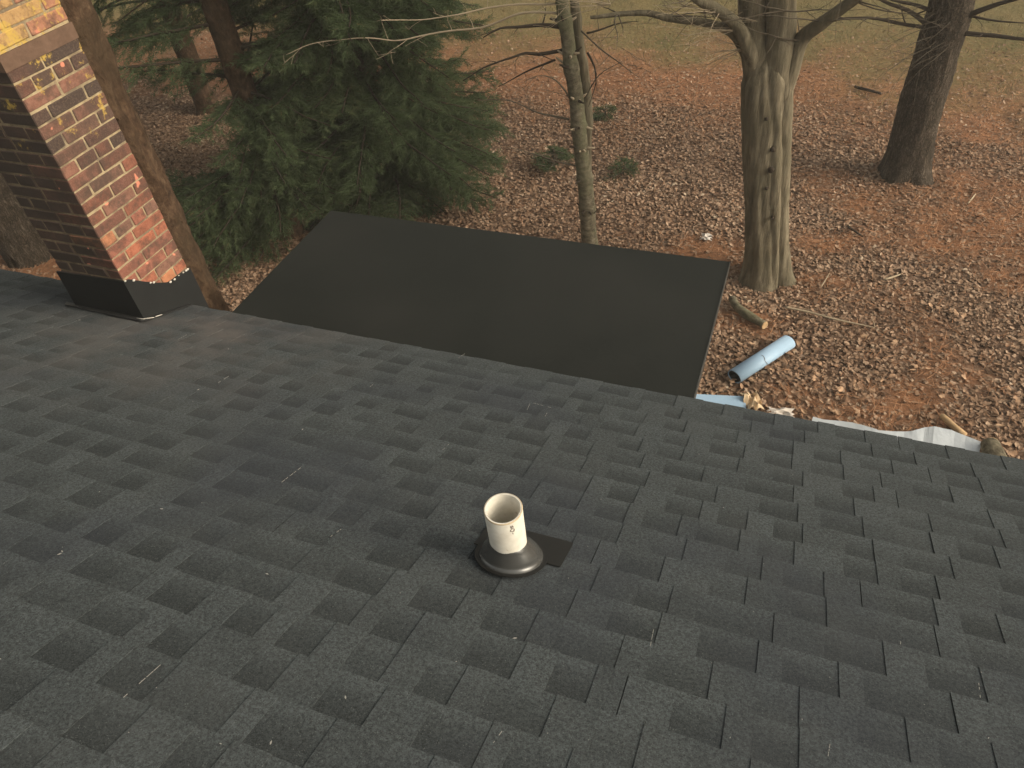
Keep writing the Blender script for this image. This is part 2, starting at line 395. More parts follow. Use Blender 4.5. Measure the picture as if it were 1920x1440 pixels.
def look(A, x, y):
    i = np.clip(((np.asarray(y)-GY0)/GS+.5).astype(int), 0, A.shape[0]-1); j = np.clip(((np.asarray(x)-GX0)/GS+.5).astype(int), 0, A.shape[1]-1)
    return A[i, j]
def gz(x, y):
    return .035*mn.noise(Vector((x*.9, y*.9, 0)))+.02*mn.noise(Vector((x*3, y*3, 5)))
def axis(lo, hi, a, b, step, far):
    mid = list(np.arange(a, b+1e-6, step)); out = []; d = step; x = a
    while x > lo: d *= 1.35; x -= d; out.append(x)
    out = out[::-1]+mid; d = step; x = mid[-1]
    while x < hi: d *= 1.35; x += d; out.append(x)
    return np.array(out)
gx = axis(-250, 250, -15, 8, .14, 0); gy = axis(-250, 400, 3.2, 21, .14, 0)
V = []
for y in gy:
    for x in gx: V.append((x, y, gz(x, y) if GX0 < x < GX1 and GY0 < y < GY1 else 0))
V = np.array(V); Cc = np.stack([look(LEAF, V[:, 0], V[:, 1]), look(STR, V[:, 0], V[:, 1]), look(GRS, V[:, 0], V[:, 1]), np.ones(len(V))], 1)
nx_ = len(gx); idx = np.arange(len(gx)*len(gy)).reshape(len(gy), nx_)
F = np.stack([idx[:-1, :-1], idx[:-1, 1:], idx[1:, 1:], idx[1:, :-1]], -1).reshape(-1, 4)
ground = link('ground', mesh_np('ground', V, F, True, {'cover': Cc}), M['ground']); tag(ground, 'yard of leaf litter, orange pine straw and dull winter grass', 'ground', kind='structure')

# lobed dry leaves, slightly curled
def leaf_shape(kind):
    r = random.Random(kind)
    half = [[(.0, .05), (.30, .30), (.45, .15), (.68, .33)], [(.05, .10), (.35, .34), (.75, .20)], [(.0, .16), (.4, .30), (.8, .26)]][kind % 3]
    up = [(u-.5, w*(1+.45*r.uniform(-1, 1)), 0) for u, w in half]; dn = [(u-.5, -w*(1+.25*r.uniform(-1, 1)), 0) for u, w in half]
    mid = [(u-.5, 0, 0) for u, w in half]+[(.5, 0, 0)]
    n = len(half); vs = up+dn+mid; fs = []
    for i in range(n-1):
        fs.append((2*n+i, 2*n+i+1, i+1)); fs.append((2*n+i, i+1, i)); fs.append((2*n+i+1, 2*n+i, n+i)); fs.append((2*n+i+1, n+i, n+i+1))
    fs.append((2*n+n-1, 3*n, n-1)); fs.append((3*n, 2*n+n-1, 2*n-1))
    fold = r.uniform(-.5, .6); curl = r.uniform(-.9, .9); tw = r.uniform(-1.1, 1.1)
    vs = [(x, y, fold*abs(y)+curl*x*x+tw*x*y-.05) for x, y, z in vs]
    return np.array(vs), np.array(fs)
SH = [leaf_shape(k) for k in range(8)]
def rotmats(n, tilt):
    a = rng.uniform(0, 2*np.pi, n); bx = rng.normal(0, tilt, n); by = rng.normal(0, tilt, n)
    ca, sa = np.cos(a), np.sin(a); cx, sx = np.cos(bx), np.sin(bx); cy, sy = np.cos(by), np.sin(by)
    Rz = np.zeros((n, 3, 3)); Rz[:, 0, 0] = ca; Rz[:, 0, 1] = -sa; Rz[:, 1, 0] = sa; Rz[:, 1, 1] = ca; Rz[:, 2, 2] = 1
    Rx = np.zeros((n, 3, 3)); Rx[:, 0, 0] = 1; Rx[:, 1, 1] = cx; Rx[:, 1, 2] = -sx; Rx[:, 2, 1] = sx; Rx[:, 2, 2] = cx
    Ry = np.zeros((n, 3, 3)); Ry[:, 1, 1] = 1; Ry[:, 0, 0] = cy; Ry[:, 0, 2] = sy; Ry[:, 2, 0] = -sy; Ry[:, 2, 2] = cy
    return Rz @ Rx @ Ry
RTn, UPn, FWn = (np.array(v) for v in (RT, UP, FW))
def in_view(x, y, m=120):
    v = np.stack([x, y, np.full_like(x, -CAMZ)], -1); w = v @ FWn; px = 960+FPX*(v @ RTn)/w; py = 720-FPX*(v @ UPn)/w
    return (px > -m) & (px < 1920+m) & (py > -m) & (py < 1100) & (w > 0)
def scatter_points(n, fn, x0, x1, y0, y1):
    out = []; k = 0
    while k < n:
        x = rng.uniform(x0, x1, n); y = rng.uniform(y0, y1, n); ok = rng.uniform(0, 1, n) < fn(x, y)
        out.append(np.stack([x[ok], y[ok]], 1)); k += int(ok.sum())
    return np.concatenate(out)[:n]
P = scatter_points(115000, lambda x, y: in_view(x, y)*(.24+.76*look(LEAF, x, y)**1.2)*(1-.85*look(GRS, x, y))*np.where(y < 10, 1, .75), -14, 4.5, 4.0, 15.5)
for c_, n_ in ((on_z(1436, 520), 420), (on_z(1697, 326), 260), (on_z(1108, 474), 160)):     # leaves drifted against the trunks
    a_ = rng.uniform(0, 6.283, n_); r_d = .24+np.abs(rng.normal(0, .16, n_)); P = np.concatenate([P, np.stack([c_.x+np.cos(a_)*r_d, c_.y+np.sin(a_)*r_d], 1)])
def tones(P, n):
    return np.clip(rng.beta(2.3, 2.2, n)*.95+.06+.16*look(_tone, P[:, 0], P[:, 1]), 0, 1)
T = tones(P, len(P)); kinds = rng.integers(0, 8, len(P)); VV = []; FF = []; AA = []; b = 0
for k in range(8):
    sel = np.where(kinds == k)[0]; v0, f0 = SH[k]; R = rotmats(len(sel), .36); s = rng.uniform(.032, .070, len(sel))
    v = np.einsum('nij,mj->nmi', R, v0)*s[:, None, None]
    pz = look(_hz, P[sel, 0], P[sel, 1]) + rng.uniform(.004, .022, len(sel))
    v[:, :, 0] += P[sel, 0][:, None]; v[:, :, 1] += P[sel, 1][:, None]; v[:, :, 2] += pz[:, None]
    VV.append(v.reshape(-1, 3)); FF.append((f0[None]+(np.arange(len(sel))*len(v0))[:, None, None]+b).reshape(-1, 3)); b += len(sel)*len(v0)
    a = np.zeros((len(sel), len(v0), 4)); a[:, :, 0] = T[sel][:, None]; a[:, :, 3] = 1; AA.append(a.reshape(-1, 4))
o = link('leaf_litter', mesh_np('leaf_litter', np.concatenate(VV), np.concatenate(FF), False, {'tone': np.concatenate(AA)}), M['leaf'])
tag(o, 'carpet of small dry brown fallen leaves on the yard', 'leaves', kind='stuff')
# the nearest leaves, one by one, lying on the ground
leafmesh = [mesh_np('leaf', v, f) for v, f in SH]
for m_ in leafmesh: m_.materials.append(M['leafobj'])
near = scatter_points(240, lambda x, y: in_view(x, y, 0)*(.25+.75*look(LEAF, x, y))*np.where(y < 6.4, 1, .25), -.3, 3.0, 4.3, 7.5)
for i, (x, y) in enumerate(near):
    o = link('leaf', leafmesh[i % 8], None, None); s = random.uniform(.055, .095); o.scale = (s, s, s)
    o.location = (x, y, gz(x, y)+.055); o.rotation_euler = (random.gauss(0, .3), random.gauss(0, .3), random.uniform(0, 6.28))
    k = random.random(); o.color = (.16+.32*k, .09+.22*k, .055+.14*k, 1) if random.random() > .012 else (.50, .35, .14, 1)
    attach(o, ground)
def strips(P, L0, L1, w, tilt, lift0, lift1, tone):
    n = len(P); a = rng.uniform(0, 2*np.pi, n); L = rng.uniform(L0, L1, n); e = rng.normal(0, tilt, n); wd = w*rng.uniform(.7, 1.3, n)
    d = np.stack([np.cos(a)*np.cos(e), np.sin(a)*np.cos(e), np.abs(np.sin(e))], 1); s = np.stack([-np.sin(a), np.cos(a), rng.normal(0, .3, n)], 1)
    base = np.stack([P[:, 0], P[:, 1], look(_hz, P[:, 0], P[:, 1])+rng.uniform(lift0, lift1, n)], 1)
    v = np.stack([base-s*wd[:, None]/2, base+s*wd[:, None]/2, base+d*L[:, None]], 1).reshape(-1, 3)
    f = np.arange(3*n).reshape(-1, 3); t = np.zeros((n, 3, 4)); t[:, :, 0] = tone[:, None]; t[:, :, 3] = 1
    return v, f, t.reshape(-1, 4)
P = scatter_points(42000, lambda x, y: in_view(x, y)*(.06+.94*look(STR, x, y))*(1-.8*look(GRS, x, y)), -13, 5, 4.2, 16)
v, f, t = strips(P, .09, .19, .0055, .18, .006, .03, rng.uniform(0, 1, len(P)))
tag(link('pine_straw', mesh_np('pine_straw', v, f, False, {'tone': t}), M['straw']), 'orange brown fallen pine needles in patches on the yard', 'pine straw', kind='stuff')
P = scatter_points(42000, lambda x, y: in_view(x, y)*look(GRS, x, y), -12, 7, 10.5, 21)
gt = look(_gtone, P[:, 0], P[:, 1])
v, f, t = strips(P, .05, .12, .010, .6, -.005, .005, np.clip(.62-.8*np.clip(gt-.12, 0, 1)*2+rng.normal(0, .18, len(P)), 0, 1))
tag(link('lawn_grass', mesh_np('lawn_grass', v, f, False, {'tone': t}), M['grass']), 'short dull olive winter grass beyond the leaves', 'grass', kind='stuff')

# ------------------------------------------------------------------ the house: roof, chimney, vent pipe
house = empty('house', (-2, -1.5, 0), 'house with dark grey shingled roof sloping down to a straight eave', 'house')
X0, X1 = -8.0, 4.0; S_RIDGE = S_EAVE-6.2
mb = MB()
th = SN*-.10
e0 = S_EAVE-.02
mb.prism([roofpt(X0, S_RIDGE, -.016), roofpt(X1, S_RIDGE, -.016), roofpt(X1, e0, -.016), roofpt(X0, e0, -.016)], th)
rid = roofpt(0, S_RIDGE, -.004)
def backpt(x, d): return Vector((x, rid.y-d*math.cos(SLOPE), rid.z-d*math.sin(SLOPE)))
mb.prism([backpt(X0, .05), backpt(X1, .05), backpt(X1, 5.5), backpt(X0, 5.5)], Vector((0, math.sin(SLOPE)*.1, -math.cos(SLOPE)*.1)))
roof = link('roof', mb.mesh('roof'), M['deck'], house)
E_ = .1398
def shingle_mesh(k, L=1.0):
    r = random.Random(100+k); cuts = []; x = 0; tooth = True
    segs = []
    while x < L-.05:
        w = r.choice([.065, .08, .095, .11, .13, .16]) if tooth else r.choice([.095, .105, .115, .13, .145, .155])
        w *= r.uniform(.92, 1.08)
        if L-(x+w) < .07: w = L-x
        segs.append((x, x+w, tooth)); x += w; tooth = not tooth
    V = []; F = []; A = []
    t = .0064; up = -.150
    def hh(v): return t*v/E_
    def slab(x0, x1, v0, v1, h0, h1, tone, rec):
        b = len(V); ss = [v0, 0.0, E_*.33, E_*.66, v1] if v0 < 0 else [v0, v1]
        cols = ss
        for v in cols:
            for xx, hx in ((x0, h0), (x1, h0), (x1, h1), (x0, h1)):
                V.append((xx, v, hh(v)+hx)); A.append((tone, np.clip(v/E_, 0, 1), rec, 1))
        for i in range(len(cols)-1):
            q = b+4*i
            for a_, b_ in ((0, 1), (1, 2), (2, 3), (3, 0)):
                F.append((q+a_, q+b_, q+4+b_, q+4+a_))
        F.append((b, b+3, b+2, b+1)); q = b+4*(len(cols)-1); F.append((q, q+1, q+2, q+3))
    slab(.0008, L-.0008, up, E_-.0015, 0, .003, r.uniform(.25, .75), 1.0)
    # tone of each recess differs: thin skins of granules on the lower layer
    for x0, x1, tooth in segs:
        if tooth: slab(x0+.0008, x1-.0008, up+.02, E_, .0031, .0058, r.uniform(.25, 1.0), r.choice([0, 0, 0, .15, .3, .42]))
        else: slab(x0-.0004, x1+.0004, up+.02, E_-.0012, .00302, .00325, r.uniform(.1, 1.0), r.choice([.55, .7, .8, .9, 1.0]))
    me = mesh_np('shingle', V, F, False, {'sh': A})
    bm = bmesh.new(); bm.from_mesh(me); bmesh.ops.recalc_face_normals(bm, faces=bm.faces); bm.to_mesh(me); bm.free()
    me.materials.append(M['shingle'])
    return me
SM = [shingle_mesh(k) for k in range(26)]
rotx = Matrix.Rotation(-SLOPE, 4, 'X')
rr = random.Random(5)
for c in range(23):
    s_top = S_EAVE-(c+1)*E_
    x = X0 + rr.uniform(-.9, 0)
    while x < X1:
        o = link('shingle', rr.choice(SM)); p = roofpt(x, s_top+rr.uniform(-.002, .002), .0)
        o.matrix_basis = Matrix.Translation(p) @ rotx @ Matrix.Rotation(rr.uniform(-.0016, .0016), 4, 'Z') @ Matrix.Rotation(rr.uniform(-.0010, .0010), 4, 'Y')
        attach(o, roof); x += 1.0015
# upper courses up to the ridge and the rear slope, out of the picture
mb = MB()
for c in range(23, 43):
    s_top = S_EAVE-(c+1)*E_
    mb.prism([roofpt(X0, s_top-.03, .001), roofpt(X1, s_top-.03, .001), roofpt(X1, s_top+E_, .0075), roofpt(X0, s_top+E_, .0075)], SN*.005)
upc = link('upper_courses', mb.mesh('upper_courses'), M['shingle'], roof); tag(upc, kind='stuff')
mb = MB(); pe = roofpt(0, S_EAVE-.012, -.005)
mb.box(X0, X1, pe.y-.06, pe.y-.0, pe.z-.105, pe.z-.0); link('drip_edge', mb.mesh('drip_edge'), M['trim'], roof)
mb = MB(); mb.box(X0+.05, X1-.05, pe.y-.085, pe.y-.062, pe.z-.26, pe.z-.03); link('fascia', mb.mesh('fascia'), M['wood'], house)
mb = MB(); mb.box(X0+.05, X1-.05, 2.235, pe.y-.087, pe.z-.255, pe.z-.235); link('soffit', mb.mesh('soffit'), M['wood'], house)
mb = MB(); ry = rid.y
yw = 2.23; zt = lambda y: FOOT.z-(y-FOOT.y)*math.tan(SLOPE)-.14
mb.prism([Vector((X0+.35, yw, -.1)), Vector((X0+.35, yw, zt(yw))), Vector((X0+.35, ry, zt(ry)-.1)), Vector((X0+.35, ry-4.6, zt(ry)-2.1)), Vector((X0+.35, ry-4.6, -.1))], Vector((X1-X0-.7, 0, 0)))
link('wall', mb.mesh('wall'), M['siding'], house)

# chimney: mortar core with bricks, one by one
CX0, CX1, CY0, CY1 = -3.862, -3.387, 2.308, 2.742
chim = None
mb = MB(); cz0, cz1 = CAMZ-3.2, CAMZ+.20
i_ = .0035
# mortar core finely divided so that the joints look hand-struck
def rough_box(x0, x1, y0, y1, z0, z1, step, amp, seed):
    bm = bmesh.new(); bmesh.ops.create_cube(bm, size=1)
    for v in bm.verts: v.co = ((x0+x1)/2+v.co.x*(x1-x0), (y0+y1)/2+v.co.y*(y1-y0), (z0+z1)/2+v.co.z*(z1-z0))
    return bm
core = MB(); core.box(CX0+i_, CX1-i_, CY0+i_, CY1-i_, cz0, cz1)
chim = link('chimney', core.mesh('chimney'), M['mortar'], house)
tag(chim, 'weathered red brick chimney with black flashing at its foot')
def brick_mesh(seed, lx, ly, lz):
    r = random.Random(seed); bm = bmesh.new(); bmesh.ops.create_cube(bm, size=1)
    for v in bm.verts: v.co = Vector((v.co.x*lx, v.co.y*ly, v.co.z*lz)) + Vector((r.uniform(-1, 1), r.uniform(-1, 1), r.uniform(-1, 1)))*.0022
    bmesh.ops.bevel(bm, geom=list(bm.edges), offset=.0045, segments=1, affect='EDGES')
    me = bpy.data.meshes.new('brick'); bm.to_mesh(me); bm.free(); me.materials.append(M['brick']); return me
BM = {}
def get_brick(lx, ly, lz):
    k = (round(lx, 3), round(ly, 3), round(lz, 3), random.randint(0, 3))
    if k not in BM: BM[k] = brick_mesh(hash(k) % 9999, lx, ly, lz)
    return BM[k]
RZ = .0685; MJ = .0082; BD = .095
zrow = CAMZ-2.235-5*RZ
rows = int((CAMZ+.15-zrow)/RZ)
band_z = (CAMZ-1.082, CAMZ-1.010)
stuff = MB()
W_, D_ = CX1-CX0, CY1-CY0
br = random.Random(3)
for r_ in range(rows):
    z0 = zrow+r_*RZ+MJ/2; z1 = zrow+(r_+1)*RZ-MJ/2; zc = (z0+z1)/2; rel = zc-CAMZ
    odd = r_ % 2
    blocks = []   # (x0,x1,y0,y1)
    j = br.uniform(-.012, .012)
    if odd:   # stretchers along the side faces run to the corner
        ym = CY0+.203+j
        blocks += [(CX1-BD, CX1, CY0, ym), (CX1-BD, CX1, ym+MJ, CY1)]
        blocks += [(CX0, CX0+BD, CY0, ym-j), (CX0, CX0+BD, ym-j+MJ, CY1)]
        a, b_ = CX0+BD+MJ, CX1-BD-MJ; xm = a+(b_-a)*.42+j
        for y in (CY0, CY1-BD): blocks += [(a, xm, y, y+BD), (xm+MJ, b_, y, y+BD)]
    else:
        xm = CX0+.235+j
        for y in (CY0, CY1-BD): blocks += [(CX0, xm, y, y+BD), (xm+MJ, CX1, y, y+BD)]
        a, b_ = CY0+BD+MJ, CY1-BD-MJ
        if (r_//2) % 3 == 1:
            ymid = a+(b_-a)*.5+j
            for x in (CX0, CX1-BD): blocks += [(x, x+BD, a, ymid), (x, x+BD, ymid+MJ, b_)]
        else:
            for x in (CX0, CX1-BD): blocks += [(x, x+BD, a, b_)]
    strap = band_z[0]-.03 < CAMZ+rel < band_z[1]+.03 and abs(rel+1.046) < RZ/2
    for bi, (x0, x1, y0, y1) in enumerate(blocks):
        o_ = br.uniform(-.0015, .0025)
        front = y0 <= CY0+.001; right = x1 >= CX1-.001
        if rel > -.78:
            stuff.box(x0, x1, y0, y1, z0, z1); continue
        if strap and (front or right): continue
        o = link('brick', get_brick(x1-x0, y1-y0, z1-z0)); o.location = ((x0+x1)/2+(o_ if right else 0), (y0+y1)/2-(o_ if front else 0), zc); attach(o, chim)
        # brick colours: fresh orange red low down, browned and sooty higher, straw yellow at the top course, dark on the upslope face
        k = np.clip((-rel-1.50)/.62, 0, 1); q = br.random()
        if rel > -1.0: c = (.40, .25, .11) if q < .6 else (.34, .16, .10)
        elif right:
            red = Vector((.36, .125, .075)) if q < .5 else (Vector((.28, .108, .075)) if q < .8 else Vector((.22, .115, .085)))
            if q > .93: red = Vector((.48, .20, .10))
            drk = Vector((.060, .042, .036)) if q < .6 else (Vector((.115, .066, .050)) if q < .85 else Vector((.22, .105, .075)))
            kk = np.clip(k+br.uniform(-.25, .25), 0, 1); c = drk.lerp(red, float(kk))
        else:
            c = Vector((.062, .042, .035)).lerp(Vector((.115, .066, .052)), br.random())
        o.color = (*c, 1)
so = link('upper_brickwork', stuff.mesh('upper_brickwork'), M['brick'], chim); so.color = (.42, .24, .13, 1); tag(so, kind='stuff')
mb = MB(); p_ = .0055; mb.box(CX0-p_, CX1+p_, CY0-p_, CY1+p_, *band_z); link('mortar_band', mb.mesh('mortar_band'), simple('brown_parging', (.125, .078, .055), .9, .1, 0, .45, 22, .6), chim)
mb = MB(); mb.box(CX0-.05, CX1+.05, CY0-.05, CY1+.05, cz1-.02, cz1+.06); link('crown', mb.mesh('crown'), simple('crown_cement', (.36, .33, .29), .9), chim)
# flashing: sheets bent round the foot of the chimney
t_ = .010
def rz(y): return FOOT.z-(y-FOOT.y)*math.tan(SLOPE)
mb = MB(); y0 = CY0-t_
mb.prism([Vector((CX0-.05, y0, rz(y0)-.02)), Vector((CX1+t_, y0, rz(y0)-.02)), Vector((CX1+t_, y0, CAMZ-2.232)), Vector((CX0-.03, y0, CAMZ-2.248))], Vector((0, t_-.001, 0)))
link('flashing', mb.mesh('flashing'), M['flash'], chim)
mb = MB(); x0 = CX1+.001
top = [(CY0-t_+.001, -2.232), (2.34, -2.245), (2.424, -2.322), (2.50, -2.385), (2.559, -2.424), (2.64, -2.436), (2.735, -2.447), (CY1+t_, -2.450)]
poly = [Vector((x0, a, CAMZ+b)) for a, b in top] + [Vector((x0, CY1+t_, CAMZ-3.1)), Vector((x0, 2.64, CAMZ-3.1)), Vector((x0, 2.64, rz(2.64)-.02)), Vector((x0, CY0-t_+.001, rz(CY0-t_)-.02))]
mb.prism(poly, Vector((t_-.001, 0, 0)))
link('flashing', mb.mesh('flashing'), M['flash'], chim)
# base flange of the flashing, lying on the shingles, with a tar smear
mb = MB(); sN = (Vector((0, CY0-t_, rz(CY0-t_)))-FOOT).dot(SD)
def irregular(pts, up, thick):
    mb.prism([roofpt(x, s, up) for x, s in pts], SN*thick)
irregular([(CX0-.14, sN+.01), (CX0-.10, sN-.035), (CX0-.02, sN-.028), (CX0+.1, sN-.045), (CX0+.22, sN-.042), (CX0+.34, sN-.052), (CX1+.03, sN-.050), (CX1+.045, sN-.02), (CX1+.012, sN+.004)], .0135, .006)
link('flashing_flange', mb.mesh('flashing_flange'), M['tar'], chim)
mb = MB(); irregular([(CX1+.010, sN-.01), (CX1+.046, sN-.02), (CX1+.044, sN+.16), (CX1+.038, S_EAVE-.004), (CX1+.010, S_EAVE-.004)], .0138, .0055)
link('flashing_flange', mb.mesh('flashing_flange'), M['tar'], chim)
mb = MB()
def bead(c, r):
    vs_, fs_ = [], []
    mb.tube([c-Vector((0, r, 0)), c-Vector((0, r*.4, 0)), c+Vector((0, r*.4, 0)), c+Vector((0, r, 0))], [r*.35, r*.8, r*.8, r*.35], 6)
for a, b in [(2.31, -2.236), (2.36, -2.266), (2.45, -2.348), (2.47, -2.36), (2.575, -2.432), (2.61, -2.438), (2.65, -2.438), (2.69, -2.443), (2.715, -2.446), (2.73, -2.447)]:
    bead(Vector((CX1+.011, a, CAMZ+b)), random.uniform(.004, .009))
link('sealant_bead', mb.mesh('sealant_bead', True), M['sealant'], chim)
mb = MB(); mb.tube([roofpt(CX1+.02, sN-.035, .023), roofpt(CX1+.06, sN+.02, .024)], [.0022, .0022], 6); mb.tube([roofpt(CX1-.02, sN-.03, .021), roofpt(CX1+.03, sN-.024, .021)], [.0018, .0018], 6)
mb.tube([roofpt(CX1+.05, sN+.04, .022), roofpt(CX1+.05, sN+.09, .022)], [.0025, .0025], 6)
link('sealant_bead', mb.mesh('sealant_bead', True), M['sealant'], chim)

# vent pipe with rubber boot
vp, vs0 = on_roof(958, 1046)
PR = .0572
best = min((abs(project(vp+Vector((0, 0, hh/1000)))[1]-953), hh/1000) for hh in range(50, 400, 2))
PH = best[1]
def lathe(prof, n=48, c=Vector((0, 0, 0)), axis=None):
    mb = MB(); Rm = Vector((0, 0, 1)).rotation_difference(axis or Vector((0, 0, 1))).to_matrix()
    v = []; f = []
    for r, z in prof:
        for k in range(n):
            a = 2*math.pi*k/n; v.append(c+Rm @ Vector((r*math.cos(a), r*math.sin(a), z)))
    m = len(prof)
    for i in range(m-1):
        for k in range(n): f.append((i*n+k, i*n+(k+1) % n, (i+1)*n+(k+1) % n, (i+1)*n+k))
    mb.add(v, f); return mb
th_ = .0065
pm = lathe([(PR, -.15), (PR, PH-.002), (PR-.002, PH), (PR-th_+.001, PH), (PR-th_, PH-.002), (PR-th_, -.15)], 64, vp)
pipe = link('vent_pipe', pm.mesh('vent_pipe', True), M['pvc'], house); tag(pipe, 'white plastic vent pipe standing up through the shingles')
for p in pipe.data.polygons: p.use_smooth = abs(p.normal.z) < .5
# worn brown rim
rm = lathe([(PR+.0004, PH-.004), (PR+.0006, PH-.0015), (PR-.0015, PH+.0008)], 64, vp)
link('worn_rim', rm.mesh('worn_rim', True), simple('worn_rim_dirt', (.50, .40, .27), .7, .2, 0, .45, 60), pipe)
ax = (Vector((0, 0, 1))*.45+SN*.55).normalized()
bo = lathe([(.104, .006), (.103, .012), (.098, .020), (.094, .024), (.092, .034), (.088, .040), (.074, .064), (.0665, .072), (.061, .082), (.0573, .085)], 56, vp+SN*.004, SN)
# lean the collar so that its top rings the upright pipe
for i, v in enumerate(bo.v):
    v = Vector(v); hgt = (v-vp).dot(SN); k = np.clip(hgt/.085, 0, 1); c0 = vp+SN*hgt; c1 = vp+Vector((0, 0, 1))*(hgt/math.cos(SLOPE)); bo.v[i] = tuple(v+(c1-c0)*float(k))
boot = link('boot_collar', bo.mesh('boot_collar', True), M['boot'], pipe)
fl = MB(); fl.prism([roofpt(vp.x-.135, vs0+.015, .0135), roofpt(vp.x+.160, vs0+.015, .0135), roofpt(vp.x+.160, vs0+.165, .0095), roofpt(vp.x-.135, vs0+.165, .0095)], SN*.0022)
link('boot_flange', fl.mesh('boot_flange'), M['plate'], pipe)
dk = lathe([(.0, .0065), (.116, .0065), (.116, .003)], 48, vp+SN*.0085, SN)
link('boot_flange', dk.mesh('boot_flange'), M['plate'], pipe)
# printed marks, turned along the pipe as in the photograph
def wrap_text(s, size, zc, ang, rot):
    cu = bpy.data.curves.new('t', 'FONT'); cu.body = s; cu.size = size; cu.offset = .0005; cu.align_x = 'CENTER'; cu.align_y = 'CENTER'
    ob = bpy.data.objects.new('t', cu); COL.objects.link(ob); bpy.context.view_layer.update()
    me = bpy.data.meshes.new_from_object(ob.evaluated_get(bpy.context.evaluated_depsgraph_get())); bpy.data.objects.remove(ob)
    for v in me.vertices:
        x, y = v.co.x, v.co.y
        x, y = x*math.cos(rot)-y*math.sin(rot), x*math.sin(rot)+y*math.cos(rot)
        a = ang + x/PR; v.co = vp+Vector((math.cos(a)*(PR+.0006), math.sin(a)*(PR+.0006), zc+y))
    me.name = 'printed_mark'; me.materials.append(M['ink']); return me
tc = (Vector((0, 0, 0))-Vector((vp.x, vp.y, 0))); ang0 = math.atan2(tc.y, tc.x)+.30
for s_, zo, sz in (('B', -.022, .019), ('Q', -.038, .019), ('1', -.054, .013)):
    link('printed_mark', wrap_text(s_, sz, PH+zo, ang0, .12), None, pipe)

# bits of pale debris caught on the shingles
mb = MB(); dr = random.Random(9)
for k in range(55):
    px, py = dr.uniform(-50, 1960), dr.uniform(560, 1430); p, s = on_roof(px, py)
    if s > S_EAVE-.03: continue
    L = dr.choice([.0015, .002, .002, .003, .006]); a = dr.uniform(0, 6.28)
    q = roofpt(p.x, s, .0165); d = (Vector((1, 0, 0))*math.cos(a)+SD*math.sin(a))*L
    mb.prism([q-d, q+SN.cross(d)*.35, q+d, q-SN.cross(d)*.35], SN*.0015)
for (ax_, ay_), (bx_, by_) in [((404, 722), (430, 706)), ((528, 906), (566, 877)), ((232, 1310), (302, 1248)), ((1214, 1238), (1226, 1178)), ((925, 1395), (942, 1372)), ((1552, 1420), (1556, 1395)), ((1838, 1318), (1834, 1280)), ((1688, 1210), (1690, 1180)), ((684, 733), (700, 722)), ((860, 672), (872, 664)), ((988, 770), (994, 757)), ((1022, 782), (1032, 764)), ((1000, 757), (1034, 766)), ((620, 1008), (648, 988)), ((830, 845), (842, 834)), ((330, 640), (352, 628))]:
    a_, sa_ = on_roof(ax_, ay_); b2, sb_ = on_roof(bx_, by_); a_ = roofpt(a_.x, sa_, .0135); b2 = roofpt(b2.x, sb_, .0135); d = (b2-a_); w_ = SN.cross(d.normalized())*.0006
    for k in range(5):
        if dr.random() < .7: p0 = a_+d*(k/5); p1 = a_+d*((k+dr.uniform(.5, .95))/5); mb.prism([p0-w_, p1-w_, p1+w_, p0+w_], SN*.001)
o = link('roof_debris', mb.mesh('roof_debris'), simple('pale_chips', (.26, .25, .23), .9)); tag(o, 'tiny pale chips and crumbs scattered over the shingles', 'debris', kind='stuff')

# ------------------------------------------------------------------ flat-roofed addition under the eave
FZ = CAMZ-2.92
AX0, AX1, AY0, AY1 = -3.378, -.272, 2.24, 4.235
add_ = empty('flat_roof_addition', ((AX0+AX1)/2, 3.2, 0), 'low flat black rubber roof over the addition below the shingled eave', 'building')
seam = on_z(960, 608, CAMZ-2.92).y
mb = MB(); mb.box(AX0, AX1-.005, seam-.06, AY1, FZ-.008, FZ-.0032)
# a lap seam: the upper sheet overlies the lower one
m1 = link('membrane_sheet', mb.mesh('membrane_sheet'), M['membrane'], add_)
mb = MB(); mb.box(AX0+.004, AX1-.005, AY0, seam, FZ-.003, FZ-.0018); link('membrane_sheet', mb.mesh('membrane_sheet'), M['membrane'], add_)
mb = MB(); mb.box(AX0+.03, AX1-.03, AY0+.0, AY1-.03, FZ-.20, FZ-.009); link('roof_deck', mb.mesh('roof_deck'), M['deck'], add_)
for nm, b in (('edge_trim', (AX1-.0045, AX1, AY0, AY1, FZ-.075, FZ+.001)), ('edge_trim', (AX0+.001, AX0+.016, 2.76, AY1-.001, FZ-.075, FZ-.009)), ('edge_trim', (AX0+.017, AX1-.017, AY1-.016, AY1-.001, FZ-.075, FZ-.009))):
    mb = MB(); mb.box(*b); link(nm, mb.mesh(nm), M['trim'], add_)
mb = MB(); mb.box(AX1-.040, AX1-.018, AY0, AY1-.02, FZ-.23, FZ-.01); link('fascia', mb.mesh('fascia'), M['wood'], add_)
mb = MB(); mb.box(AX0+.06, AX1-.12, AY1-.040, AY1-.018, FZ-.23, FZ-.01); link('fascia', mb.mesh('fascia'), M['wood'], add_)
mb = MB(); mb.box(AX0+.10, AX1-.14, AY0+.0, AY1-.14, -.1, FZ-.205); link('wall', mb.mesh('wall'), M['siding'], add_)

